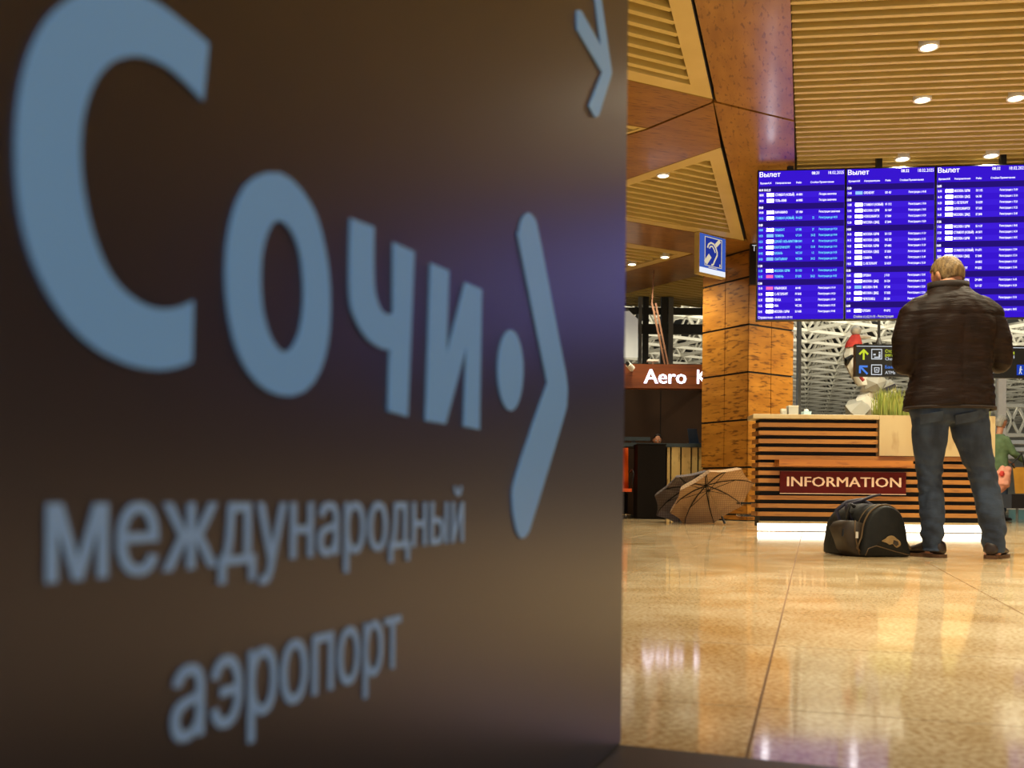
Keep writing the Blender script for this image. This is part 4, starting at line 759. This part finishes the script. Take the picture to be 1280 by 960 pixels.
# window dressing above the kiosk: banner, hanging ladder brace and lamp
bn = thing('white_banner', 'white hanging banner behind the window post above the kiosk sign', 'banner', W(778, 447, 16.6))
MB().prism([W(740, 388, 16.6), W(786, 388, 16.6), W(797.5, 399, 16.6), W(797.5, 447, 16.6), W(740, 447, 16.6)], (0, .012, 0)).build('sheet', 'banner', bn)
MB().prism([W(740, 385.6, 16.6), W(786, 385.6, 16.6), W(786, 389, 16.6), W(740, 389, 16.6)], (0, .03, 0)).build('rail', 'grey_frame', bn)
for px in (755, 778): q = W(px, 387, 16.6); MB().box((q.x, 16.615, (q.z + ZS) / 2 + .06), (.012, .012, ZS - q.z + .1)).build('cord', 'white', bn)
lb = thing('brace_ladder', 'slanting brown metal brace hanging above the kiosk sign', 'brace', W(824, 415, 15.5))
for a, b in (((815, 379), (831, 456)), ((819.5, 379), (835, 456))): MB().span(W(*a, 15.5), W(*b, 15.5), .028, .028).build('rail', 'copper', lb)
for y in (390, 398, 418, 436): f = (y - 379) / 77; MB().span(W(815 + 16 * f, y, 15.5), W(819.5 + 15.5 * f, y, 15.5), .014, .014).build('rung', 'copper', lb)
MB().span(W(815, 379.5, 15.5), W(815, 379.5, 15.5) + Vector((.03, 0, .62)), .02, .02, Vector((0, 1, 0))).build('hanger', 'copper', lb)
wl = thing('white_lamp', 'small flat white lamp on the kiosk sign board top', 'lamp', W(816, 455, KY + .15)); q = W(816, 451, KY + .15)
MB().box((q.x, KY + .15, q.z), (14 / F * KY, .12, .03)).build('head', 'white', wl, bevel=.008); MB().box((q.x, KY + .15, (zs1 + q.z) / 2 + .004), (.03, .03, q.z - zs1 - .006)).build('foot', 'white', wl)
# ---- two open umbrellas lying on the floor
def umbrella(name, label, rim_c, axis, R_, dep, m, roll):
    ax = Vector(axis).normalized(); u = ax.cross(Z3).normalized(); v = u.cross(ax)
    apex = Vector(rim_c) - ax * dep; zb_ = 0
    t = thing(name, label, 'umbrella', (rim_c[0], rim_c[1], 0), 0, 'open umbrellas drying on the floor'); N = 8
    def pt(k, s, off=0):                                                   # k: rib number (fraction between ribs), s: 0 apex..1 rim
        i = math.floor(k); f = k - i
        def rp(j): a_ = roll + 2 * math.pi * j / N; return (u * math.cos(a_) + v * math.sin(a_)) * (R_ * math.sin(s * 1.35) / math.sin(1.35)) + ax * (dep * (1 - math.cos(s * 1.35)) / (1 - math.cos(1.35)))
        p = rp(i) * (1 - f) + rp(i + 1) * f; sag = math.sin(math.pi * f) * (.05 * s) * R_
        rad = p - ax * p.dot(ax)
        return apex + p - (rad.normalized() * sag if rad.length > 1e-6 else Vector()) * (1 if s > .6 else s) - ax * off
    for k in range(N):
        mb = MB(); S = [0.03, .2, .4, .6, .8, .93, 1]; Q = [0, .25, .5, .75, 1]
        rows = [[pt(k + q, s) for q in Q] for s in S]; back = [[pt(k + q, s, .004) for q in Q] for s in S]
        vs_ = [p for r in rows for p in r] + [p for r in back for p in r]; n = len(Q); off = n * len(S); f_ = []
        for i in range(len(S) - 1):
            for j in range(n - 1):
                a_ = i * n + j; f_ += [(a_, a_ + 1, a_ + n + 1, a_ + n), (off + a_, off + a_ + n, off + a_ + n + 1, off + a_ + 1)]
        e_ = (len(S) - 1) * n
        for j in range(n - 1): f_.append((e_ + j, e_ + j + 1, off + e_ + j + 1, off + e_ + j))
        mb.faces(vs_, f_); mb.build('canopy_panel', m, t)
        MB().tube([pt(k, s, -.008) for s in (.04, .25, .5, .75, .98)], [.007, .007, .006, .005, .004], 6).build('rib', 'black', t)
        MB().tube([apex + ax * (dep * .42), pt(k, .5, -.012)], .004, 6).build('stretcher', 'black', t)
    lshaft = min(.62, max(.3, (apex.z - .03) / max(-ax.z, .05)))
    MB().tube([apex - ax * .04, apex + ax * (lshaft - .08)], .007, 8).build('shaft', 'chrome', t)
    MB().tube([apex + ax * (lshaft - .09), apex + ax * lshaft], [.012, .016], 8, True).build('handle', 'black', t)
    MB().tube([apex + ax * (dep * .38), apex + ax * (dep * .48)], .02, 8).build('runner', 'black', t); MB().tube([apex - ax * .006, apex + ax * .03], .025, 10).build('hub', 'black', t)
    return t
umbrella('umbrella', 'open beige checked umbrella lying on its rim, in front of the pillar', W(890.5, 623, 12.0), (.26, -.60, -.74), .56, .22, 'umb_a', .25)
umbrella('umbrella', 'open slate brown umbrella behind the beige one, against the black cabinet', W(866, 624.0, 12.75), (.1, -.64, -.72), .54, .22, 'umb_b', .1)
# ================================================================== PEOPLE
def head_pts(c, R, k=1.0, grow=0.0, keep=None, N=40, L=28):
    """a head as a deformed ball in its own frame (x right, y towards the face, z up)"""
    vs_, fs_ = [], []
    for i in range(L + 1):
        th = math.pi * i / L
        for j in range(N):
            ph = 2 * math.pi * j / N; d = Vector((math.sin(th) * math.cos(ph), math.sin(th) * math.sin(ph), math.cos(th)))
            p = Vector((d.x * .076, d.y * .096, d.z * .118))
            if d.z < 0:
                t = -d.z; p.x *= 1 - .22 * t
                if d.y < 0: p.y *= 1 - .35 * t
                else: p.y *= 1 - .06 * t
            if d.y > 0:
                g_ = lambda x0, z0, sx, sz: math.exp(-((p.x - x0) / sx) ** 2 - ((p.z - z0) / sz) ** 2)
                p.y += .022 * g_(0, -.022, .011, .020) + .008 * g_(0, .004, .009, .02) + .006 * g_(0, .03, .05, .012) - .010 * (g_(.031, .008, .017, .012) + g_(-.031, .008, .017, .012)) + .006 * g_(0, -.062, .022, .012) + .008 * g_(0, -.098, .024, .018)
            p += d * grow; vs_.append(c + R @ (p * k))
    for i in range(L):
        for j in range(N):
            fs_.append((i * N + j, i * N + (j + 1) % N, (i + 1) * N + (j + 1) % N, (i + 1) * N + j))
    if keep: fs_ = [f for f in fs_ if keep(R.inverted() @ (sum((vs_[i] for i in f), Vector()) / 4 - c) / k)]
    return vs_, fs_
def add_head(mb, c, R, k=1.0):
    mb.faces(*head_pts(c, R, k))
    for sx in (-1, 1):                                                   # ears
        o = c + R @ (Vector((sx * .078, -.006, -.006)) * k); Q = R @ Matrix.Rotation(sx * .35, 3, 'Z')
        mb.ball(o, .03 * k, 12, (.28, .62, 1.05), Q)
def face_parts(c, R, par, k=1.0):
    for sx in (-1, 1): MB().ball(c + R @ (Vector((sx * .031, .080, .007)) * k), .0125 * k, 10).build('eye', 'eye', par, True); MB().ball(c + R @ (Vector((sx * .031, .091, .007)) * k), .005 * k, 8).build('pupil', 'black', par, True)
    MB().ball(c + R @ (Vector((0, .091, -.062)) * k), .02 * k, 10, (1.1, .35, .3), R).build('mouth', 'lip', par, True)
def hand(mb, w, d, up, side, k=1.0, curl=.5):
    """palm and five bent fingers from wrist w along d; up = back of the hand, thumb on the side given"""
    d = d.normalized(); up = (up - d * up.dot(d)).normalized(); s_ = d.cross(up) * side
    mb.loft([[w + d * (a * k) + (s_ * math.cos(t) * b + up * math.sin(t) * h) * k for t in [2 * math.pi * q / 10 for q in range(10)]] for a, b, h in ((-.02, .026, .020), (.02, .032, .017), (.06, .040, .015), (.088, .040, .012))])
    for i, (o, L) in enumerate(((.030, .068), (.010, .078), (-.010, .073), (-.030, .058))):
        p = w + (d * .084 + s_ * o) * k; pts = [p - d * .02 * k, p]; dd = d.copy(); a = curl * (1 + .08 * i)
        for q in (.42, .32, .26): dd = (dd * math.cos(a) - up * math.sin(a) if q == .42 else (dd * math.cos(a) + (dd.cross(s_) if False else (-up - dd * (-up).dot(dd)).normalized()) * math.sin(a))).normalized(); pts.append(pts[-1] + dd * (L * q * k))
        mb.tube(pts, [.0095 * k, .0095 * k, .009 * k, .008 * k, .007 * k], 8, True)
    p = w + (d * .022 + s_ * .026) * k; mb.tube([p - s_ * .01 * k, p, p + (d * .028 + s_ * .022 - up * .006) * k, p + (d * .056 + s_ * .024 - up * .018) * k], [.012 * k, .012 * k, .0105 * k, .008 * k], 8, True)
def oval(c, rx, ry, n=20, tilt=0.0, p=2.0):
    r = []
    for k in range(n):
        t = 2 * math.pi * k / n; x, y = math.cos(t), math.sin(t); x = math.copysign(abs(x) ** (2 / p), x); y = math.copysign(abs(y) ** (2 / p), y)
        r.append(Vector((c[0] + rx * x, c[1] + ry * y, c[2] + tilt * y * ry)))
    return r
# ---- the man, seen from behind, reading the screens with his head bowed
Y0 = 5.455; mp_ = Vector((W(1200, 697, Y0).x, Y0, 0)); s_px = Y0 / F
man = thing('person', 'grey-blond man in brown jacket and jeans standing with his back turned, head bowed', 'person', mp_)
def m(px, py, y=0.0): p = W(px, py, Y0 + y); return p
def mm(x, y, z): return mp_ + Vector((x, y, z))
HR = Matrix.Rotation(math.radians(20), 3, 'Z') @ Matrix.Rotation(math.radians(-24), 3, 'X')
hc = m(1184.5, 345.5, .07)
b = MB(); add_head(b, hc, HR, 1.0)
b.tube([m(1185, 375, 0), m(1185, 362, .02), hc + Vector((0, -.03, -.04))], [.07, .062, .056], 16)
tor = [(515, 1186, 41, .12), (490, 1186, 41, .115), (455, 1187, 38, .11), (420, 1188, 42, .12), (395, 1188, 44, .11), (380, 1187, 36, .09), (368, 1186, 20, .07)]
b.loft([oval(m(x, y), w * s_px, d) for y, x, w, d in tor])
LEG_L = [(512, 1163, 22, .10, .0), (545, 1162, 20.5, .10, .01), (570, 1162, 17.5, .09, .02), (592, 1161, 14, .075, .025), (612, 1163, 14, .075, .02), (640, 1165.5, 14.5, .078, .01), (665, 1165.5, 12.5, .07, .005), (688, 1164.5, 10, .06, .0)]
LEG_R = [(512, 1210, 24, .10, .0), (545, 1214, 22, .10, -.005), (570, 1221, 18.5, .09, -.01), (592, 1228, 15.5, .078, -.01), (612, 1233, 15.5, .076, -.02), (640, 1238, 15.5, .076, -.04), (665, 1241.5, 14, .07, -.05), (690, 1243, 11, .06, -.06)]
for Lg in (LEG_L, LEG_R): b.loft([oval(m(x, y, dy), w * s_px * .8, d * .8) for y, x, w, d, dy in Lg])
armL = [m(1141, 386), m(1132, 425, .0), m(1131, 452, .04)]; foreL = [armL[2], m(1150, 446, .20), m(1166, 440, .30)]
armR = [m(1236, 386), m(1247, 425, .0), m(1248, 450, .04)]; foreR = [armR[2], m(1228, 446, .20), m(1208, 440, .30)]
for A_, B_, sd_ in ((armL, foreL, 1), (armR, foreR, -1)):
    b.tube([A_[0] + Vector((-.04 * (-1 if A_ is armL else 1), 0, -.05)), A_[0].lerp(A_[1], .4), A_[1], A_[2]], [.05, .052, .05, .045], 12, True); b.tube(B_, [.045, .04, .03], 12, True)
    hand(b, B_[2], B_[2] - B_[1], Vector((0, .1, 1)), sd_, 1.0, .42)
for x, y, dy, sx in ((1164, 693, .02, -1), (1243, 696, -.05, 1)): b.tube([m(x, y - 4, dy), m(x, y - 1, dy) + Vector((sx * .05, .16, 0))], [.035, .03], 10, True)
body = remesh(b, .0075, 'body', 'skin', man, 1)
face_parts(hc, HR, man, 1.0)
hv, hf = head_pts(hc, HR, 1.0, .008, lambda p: (p.y < -.02 and p.z > -.058 + .25 * max(0, abs(p.x) - .05)) or (p.z > .02 and p.y < .055 and (p.z > .055 or p.y < .015)) or p.z > .088)
h = MB(); h.faces(hv, hf); bmesh.ops.delete(h.bm, geom=[v for v in h.bm.verts if not v.link_faces], context='VERTS')
for v in h.bm.verts:
    v.co += (v.co - hc).normalized() * (noise.noise(v.co * 60) * .004 + noise.noise(v.co * 22) * .003)
bmesh.ops.recalc_face_normals(h.bm, faces=h.bm.faces)
hair = h.build('hair', 'hair', man, True); so_ = hair.modifiers.new('s', 'SOLIDIFY'); so_.thickness = .009; so_.offset = -1
# jacket: torso and sleeves in one skin
j = MB()
J = [(511, 1186, 54.5, .165, .0), (500, 1186, 54, .165, .0), (480, 1188, 50, .155, .0), (455, 1189, 47, .15, .0), (430, 1189, 48, .152, -.005), (408, 1189, 54, .152, -.01), (393, 1188.5, 54, .145, -.01), (382, 1188, 48, .13, -.008), (372, 1187, 37, .112, 0), (366, 1186, 28, .095, .008), (361, 1185.5, 24.5, .085, .012)]
j.loft([oval(m(x, y, dy), w * s_px, d, 28, 0, 2.4) for y, x, w, d, dy in J])
for A_, B_, sx in ((armL, foreL, -1), (armR, foreR, 1)):
    j.tube([A_[0] + Vector((-sx * .05, 0, .004)), A_[0] + Vector((-sx * .006, 0, -.035)), A_[1], A_[2] + Vector((0, -.01, -.01))], [.074, .084, .078, .070], 18, True)
    j.tube([A_[2] + Vector((0, 0, -.01)), B_[1] + Vector((0, 0, -.005)), B_[1].lerp(B_[2], .75)], [.070, .058, .046], 16, True)
def jw(co, nrm):
    z = (co.z - mp_.z); a = noise.noise(Vector((co.x * 7, co.y * 7, z * 34))) * .0055 + noise.noise(Vector((co.x * 16 + 5, co.y * 16, z * 60))) * .0022
    low = max(0, min(1, (1.30 - z) / .3)); ax_ = abs(co.x - (mp_.x - .06))
    a *= .35 + .9 * low
    if nrm.y < -.3: a -= .006 * math.exp(-(ax_ / .012) ** 2) * (1 if z < 1.36 else 0) + .006 * math.exp(-((z - 1.36 - .1 * ax_ * ax_) / .008) ** 2); a += .006 * noise.noise(Vector((co.x * 6, 3, z * 11 + ax_ * 14)))
    return a
jk = remesh(j, .011, 'jacket', 'jacket', man, 3, jw)
cl = MB(); n_ = 26; cc = m(1185.5, 363, .014)
cl.ring_prism(oval(cc, 25.5 * s_px, .09, n_), oval(cc, 22.5 * s_px, .077, n_), Vector((0, .004, .042))); cl.build('collar', 'jacket_dark', man, True)
q = oval(m(1186.5, 510), 55 * s_px, .1655, 36, 0, 2.4); q2 = oval(m(1186.5, 510), 52.5 * s_px, .158, 36, 0, 2.4)
MB().ring_prism([p - Z3 * .014 for p in q], [p - Z3 * .014 for p in q2], Z3 * .018).build('hem_band', 'jacket_dark', man, True)
# jeans
t = MB(); t.loft([oval(m(1186.5, y), w * s_px, d, 24, 0, 2.3) for y, w, d in ((488, 46, .14), (505, 48, .145), (520, 47, .135), (529, 40, .11))])
for Lg in (LEG_L, LEG_R): t.loft([oval(m(x, y, dy), w * s_px, d, 20, 0, 2.2) for y, x, w, d, dy in Lg] + [oval(m(Lg[-1][1], Lg[-1][0] + 1.5, Lg[-1][4]), (Lg[-1][2] + 3) * s_px, Lg[-1][3] + .02, 20)])
def tw(co, nrm):
    z = co.z; kn = math.exp(-((z - .47) / .1) ** 2) + 1.2 * math.exp(-((z - .1) / .1) ** 2) + .5 * math.exp(-((z - .86) / .08) ** 2)
    return noise.noise(Vector((co.x * 12, co.y * 12, z * 26 + co.x * 9))) * (.004 + .009 * kn)
jn = remesh(t, .010, 'jeans', 'jeans', man, 2, tw)
for px, (x0, y0) in ((1, (1186.5, 512)),):
    for sx in (-1, 1): MB().span(m(x0 + sx * 22, 516, -.145), m(x0 + sx * 22, 528, -.125), .13, .004, Vector((0, 1, 0))).build('back_pocket', 'jeans', man)
def shoe(x, y, dy, dirx, nm):
    o = m(x, y, dy); o.z = 0; d_ = Vector((dirx, 1, 0)).normalized(); s2 = Vector((d_.y, -d_.x, 0))
    def ring(a, w, z0, z1): return [o + d_ * a + s2 * (w * math.cos(t_)) + Z3 * (z0 + (z1 - z0) * (.5 + .5 * math.sin(t_))) for t_ in [2 * math.pi * q / 14 for q in range(14)]]
    u = MB().loft([ring(-.062, .022, .022, .075), ring(-.05, .036, .018, .095), ring(-.01, .042, .018, .105), ring(.05, .044, .018, .095), ring(.11, .050, .018, .07), ring(.17, .046, .018, .055), ring(.21, .028, .02, .042)]).build('shoe', 'shoe', man, True)
    L = [(-.068, .016), (-.058, .034), (-.02, .043), (.04, .043), (.11, .053), (.17, .050), (.21, .032), (.222, .012)]
    out = [o + d_ * a + s2 * w for a, w in L] + [o + d_ * a - s2 * w for a, w in reversed(L)]
    MB().prism(out, Z3 * .020).build('sole', 'sole', u)
shoe(1168, 694, .0, -.55, 'l'); shoe(1241, 697, -.06, .85, 'r')
# ---- duffel bag beside him
bo = m(1107.5, 697, -.03); bo.z = 0; bA, bL = Vector((-.22, .975, 0)), Vector((.975, .22, 0))
bag = thing('duffel_bag', 'black olive duffel bag with tan piping on the floor beside the standing man', 'bag', bo)
def bp_(l, a, z): return bo + bL * l + bA * a + Z3 * z
SEC = spline([(-.135, .0), (-.15, .03), (-.14, .11), (-.125, .19), (-.085, .255), (-.02, .29), (.04, .285), (.095, .245), (.125, .17), (.138, .09), (.155, .03), (.15, .0), (.05, -.0), (-.05, -.0)], 3)
def sec(a, k, lift=0): return [bp_(l * k, a, max(.002, z * k + lift)) for l, z in SEC]
MB().loft([sec(-.012, .90, .012), sec(.0, .97, .004), sec(.02, 1.0), sec(.12, 1.02), sec(.25, 1.03), sec(.38, 1.0), sec(.42, .95), sec(.44, .86, .01)]).build('body', 'bag', bag, True)
arch = [q for q in SEC if q[1] > .012]
for a, nm, mm_ in ((.022, 'piping', 'bag_trim'), (.075, 'zipper', 'bag_trim')): MB().tube([bp_(l * 1.012, a, z * 1.012) for l, z in spline([(-.147, .03), (-.14, .11), (-.125, .19), (-.085, .255), (-.02, .29), (.04, .285), (.095, .245), (.125, .17), (.138, .09), (.153, .03)], 3)[:-3]], .0055 if a < .05 else .004, 8).build(nm, mm_, bag, True)
MB().tube([bp_(l, -.012, z) for l, z in ((-.138, .01), (-.12, .05), (-.07, .065), (.06, .03), (.14, .012))], .003, 6).build('piping', 'bag_trim', bag, True)
pk = MB(); P_ = [(-.135, .02, .0), (-.135, .02, .19), (-.185, .03, .205), (-.215, .05, .195), (-.235, .06, .16), (-.195, .05, .04), (-.16, .04, .005)]
pk.loft([[bp_(l + (.01 if e else 0), a + off, z * k_ + (.01 if e else 0)) for l, a, z in P_] for off, k_, e in ((.0, .94, 1), (.02, 1, 0), (.14, 1, 0), (.16, .94, 1))]); pocket = pk.build('side_pocket', 'bag_brown', bag, True, bevel=.016)
MB().tube([bp_(-.182, .022, .206), bp_(-.188, .016, .15), bp_(-.175, .016, .08), bp_(-.15, .025, .012)], .004, 6).build('zipper', 'bag_trim', pocket, True)
MB().box(bp_(-.178, .012, .125), (.014, .01, .036)).build('zip_pull', 'paper', pocket, bevel=.003)
MB().tube([bp_(-.24, .05, .155), bp_(-.25, .04, .12)], .006, 6, True).build('zip_cord', 'black', pocket)
MB().tube([bp_(-.12, .15, .20), bp_(-.16, .15, .27), bp_(-.15, .16, .295), bp_(-.06, .17, .315), bp_(.03, .18, .345), bp_(.075, .18, .352)], [.012, .014, .014, .016, .015, .011], 10, True, flat=.6).build('handle_strap', 'bag_strap', bag, True)
MB().tube([bp_(-.13, .26, .19), bp_(-.15, .27, .26), bp_(-.08, .27, .31), bp_(.02, .27, .325), bp_(.09, .27, .29), bp_(.11, .26, .24)], .012, 8, True, flat=.6).build('handle_strap', 'bag_strap', bag, True)
MB().tube([bp_(-.145, .15, .18), bp_(-.165, .13, .26), bp_(-.155, .12, .30), bp_(-.13, .12, .285)], .011, 8, True).build('strap_end', 'black', bag, True)
def em_(pts): return [bp_(l, -.016, z) for l, z in pts]
MB().prism(em_(spline([(-.04, .092), (-.015, .105), (.0, .118), (.03, .122), (.055, .105), (.075, .09), (.08, .07), (.06, .055), (.045, .06), (.03, .075), (.01, .072), (-.01, .082)], 3)), -bA * .003).build('emblem', 'emblem', bag)
MB().prism([p - bA * .0035 for p in em_([(.035, .098), (.062, .090), (.066, .072), (.050, .062), (.042, .07), (.03, .078)])], -bA * .002).build('emblem_mark', 'bag_brown', bag)
# ---- people and things at the right edge, beyond the desk
def figure(name, label, base, hgt, face, parts, hair_m, seat=None, arms=None, k=1.0):
    """a clothed figure from skinned lofts: parts = (top cloth, trouser cloth); seat = seat height when sitting; face = heading"""
    t = thing('person', label, 'person', base); fd = Vector((math.sin(face), math.cos(face), 0)); rt = Vector((fd.y, -fd.x, 0)); o = Vector(base)
    def q(x, y, z): return o + rt * x * k + fd * y * k + Z3 * z
    hip = seat + .14 if seat else .90 * k; sh = hip + .50 * k; hd = sh + .24 * k; HRm = Matrix((rt, fd, Z3)).transposed() @ Matrix.Rotation(math.radians(-18), 3, 'X'); hc_ = q(0, .05, hd)
    b_ = MB(); add_head(b_, hc_, HRm, k); b_.tube([q(0, 0, sh - .02), q(0, .02, sh + .07), hc_ - Z3 * .05], [.06, .052, .05], 12)
    def ov(x, y, z, rx, ry): return [q(x + rx * math.cos(a), y + ry * math.sin(a), z) for a in [2 * math.pi * i / 16 for i in range(16)]]
    b_.loft([ov(0, 0, hip - .06, .14, .10), ov(0, 0, hip + .2, .13, .09), ov(0, 0, sh - .1, .17, .10), ov(0, 0, sh, .12, .07)])
    def legs(mb, r):
        for sx in (-1, 1):
            if seat: pts = [q(sx * .09, 0, seat + .115), q(sx * .10, .40, seat + .10), q(sx * .10, .42, .10)]
            else: pts = [q(sx * .09, 0, hip), q(sx * .10, .02, hip * .52), q(sx * .10, .0, .09)]
            mb.tube(pts, [.085 * r, .062 * r, .045 * r], 12, True)
    legs(b_, .85); arms = arms or [((.24, .05, sh - .28), (.16, .28, sh - .34)), ((-.24, .05, sh - .28), (-.16, .28, sh - .34))]
    for i, (el, wr) in enumerate(arms):
        sx = 1 if i == 0 else -1; S_ = q(sx * .17, 0, sh - .05); E_ = q(*el); W_ = q(*wr); b_.tube([S_, E_, W_], [.045, .04, .03], 10, True); hand(b_, W_, W_ - E_, Z3 + fd * .1, -sx, .92 * k, .4)
    remesh(b_, .009, 'body', 'skin', t, 1); face_parts(hc_, HRm, t, k)
    c_ = MB(); c_.loft([ov(0, 0, hip - .10, .19, .14), ov(0, 0, hip + .2, .17, .125), ov(0, 0, sh - .12, .205, .125), ov(0, 0, sh - .02, .17, .10), ov(0, .01, sh + .04, .08, .07)])
    for i, (el, wr) in enumerate(arms):
        sx = 1 if i == 0 else -1; c_.tube([q(sx * .16, 0, sh - .06), q(*el), q(*el).lerp(q(*wr), .85)], [.068, .058, .046], 12, True)
    remesh(c_, .014, 'jacket', parts[0], t, 2, lambda co, n: noise.noise(co * 18) * .006)
    c_ = MB(); legs(c_, 1.1); c_.loft([ov(0, 0, hip - .12, .175, .13), ov(0, 0, hip + .02, .17, .125)]); remesh(c_, .014, 'trousers', parts[1], t, 2, lambda co, n: noise.noise(co * 20) * .005)
    for sx in (-1, 1):
        f0 = q(sx * .10, .42 if seat else 0, .05); MB().loft([[f0 + fd * a + rt * (w * math.cos(e)) + Z3 * (-.045 + zt2 * (.5 + .5 * math.sin(e))) for e in [2 * math.pi * i / 10 for i in range(10)]] for a, w, zt2 in ((-.07, .03, .07), (-.03, .042, .10), (.08, .046, .07), (.17, .03, .045))]).build('shoe', 'shoe', t, True)
    hv_, hf_ = head_pts(hc_, HRm, k, .012, lambda p: p.y < -.01 and p.z > -.09 or p.z > .03 and p.y < .06 and (p.z > .06 or p.y < .02)); h_ = MB(); h_.faces(hv_, hf_); bmesh.ops.delete(h_.bm, geom=[v for v in h_.bm.verts if not v.link_faces], context='VERTS')
    hh_ = h_.build('hair', hair_m, t, True); so2 = hh_.modifiers.new('s', 'SOLIDIFY'); so2.thickness = .01; so2.offset = -1
    return t
gb = W(1247, 650, 15.95); figure('person', 'grey-haired person in sage green jacket, standing half hidden behind the man\'s leg', (gb.x, 15.95, 0), 1.65, math.radians(75), ('green', 'jeans'), 'hair_grey', None, [((.22, .10, 1.12), (.20, .36, .98)), ((-.24, .04, 1.12), (-.12, .30, 1.0))])
bx0, bx1 = W(1258, 617, 15.2).x, W(1330, 617, 15.2).x
bn_ = thing('bench', 'black padded bench with metal legs at the picture\'s edge beyond the desk', 'bench', ((bx0 + bx1) / 2, 15.2, 0))
MB().box(((bx0 + bx1) / 2, 15.33, .33), (bx1 - bx0, .58, .22)).build('seat', 'bench', bn_, bevel=.03)
for x in (bx0 + .12, bx1 - .12):
    for y in (15.10, 15.56): MB().cyl((x, y, 0), .02, .23, 8).build('leg', 'grey_frame', bn_)
figure('person', 'dark-haired person in beige coat seated on the black bench', (W(1301, 617, 15.32).x, 15.32, 0), 1.6, math.radians(180), ('beige', 'bag_brown'), 'hair_dark', .44)
PKX = Vector((-.05, 0, 0)); pk_ = thing('pink_jacket', 'salmon pink jacket lying bundled on the black bench', 'jacket', (W(1262, 615, 15.2).x, 15.12, .44)); q = W(1262, 606, 15.12)
pm = MB(); pm.tube([W(1263, 588, 15.14), W(1259, 596, 15.12), W(1256, 606, 15.12), W(1254, 611, 15.12)], [.07, .10, .12, .07], 12, True); pm.tube([W(1252, 592, 15.12), W(1258, 586, 15.14), W(1262, 588, 15.14)], [.05, .06, .05], 10, True)
pm.tube([W(1252, 611, 15.12), W(1255, 611, 15.14), W(1257, 611, 15.2)], [.055, .06, .05], 10, True)
bmesh.ops.translate(pm.bm, verts=pm.bm.verts, vec=PKX); remesh(pm, .014, 'cloth', 'pink', pk_, 2, lambda co, n: noise.noise(co * 16) * .012); MB().ball(W(1252.5, 592, 15.03), .05, 10, (.8, .4, 1)).build('lining', 'red', pk_, True)
tg = thing('tan_tote_bag', 'tan leather tote bag with black strap standing on the black bench', 'bag', (W(1278, 612, 15.1).x, 15.1, .44))
def tp(px, py, y=0): return W(px, py, 15.05 + y)
MB().loft([[tp(*a), tp(*b_), tp(*b_, .14), tp(*a, .14)] for a, b_ in (((1269, 617.0), (1283, 617.0)), ((1267.5, 600), (1284.5, 600)), ((1266, 584), (1286, 584)))]).build('body', 'tan', tg, bevel=.012)
MB().tube([tp(1268, 585, .0), tp(1264, 580, .0), tp(1272, 573, .03), tp(1277, 567, .04), tp(1279, 575, .04), tp(1281, 585, .04)], .012, 8).build('strap', 'black', tg, True)
tl = thing('floor_panel', 'low pale teal panel under the window beyond the bench', 'panel', (W(1278, 640, 17.3).x, 17.3, 0)); MB().box((W(1300, 640, 17.3).x, 17.3, .09), (1.1, .06, .18)).build('sheet', 'teal', tl, bevel=.004); MB().box((W(1300, 640, 17.3).x, 17.31, .19), (1.14, .1, .02)).build('cap', 'white', tl)
# ---- white lattice girder and ledges seen low beyond the window
gr = thing('lattice_girder', 'low white lattice girder with crossed braces beyond the window', 'girder', W(1270, 525, 24) * 1.0)
for y, h_ in ((507, .09), (544, .09)): MB().span(W(1225, y, 24), W(1420, y, 24) + Z3 * 0, .12, h_).build('chord', 'truss', gr)
for k in range(12):
    x = 1225 + k * 16; MB().span(W(x, 508, 24), W(x + 16, 543, 24), .05, .05).build('brace', 'truss', gr); MB().span(W(x, 543, 24), W(x + 16, 508, 24), .05, .05).build('brace', 'truss', gr)
for k in (0, 6, 12): q = W(1225 + k * 16, 526, 24.1); MB().box((q.x, 24.12, 1.3), (.14, .14, 2.6)).build('post', 'truss', gr)
for i, (y, l) in enumerate(((553, 'white ledge nearest under the lattice girder'), (562, 'middle white ledge under the lattice girder'), (571, 'lowest white ledge under the lattice girder'))):
    a = W(1225, y, 23 - i * .5); b_ = W(1400, y, 23 - i * .5); t = thing('ledge', l, 'ledge', (a.x, a.y, a.z), 0, 'white ledges beyond the window'); MB().span(a, b_, .3, .09).build('board', 'white', t)
    for f in (.02, .9): MB().box(a.lerp(b_, f) * 1.0 - Z3 * (a.lerp(b_, f).z / 2 + .02), (.1, .1, a.lerp(b_, f).z - .04)).build('post', 'grey_frame', t)
# ---- cashier behind the black cabinet
cp = W(821.5, 556, KY + 1.2); figure('person', 'dark-haired cashier bent low behind the kiosk, forehead just above the black cabinet', (cp.x, KY + 1.25, 0), 1.6, math.radians(180), ('kiosk_black', 'kiosk_black'), 'hair_dark', .50, [((.20, .02, .74), (.12, .16, .70)), ((-.20, .02, .74), (-.12, .16, .70))], .92)
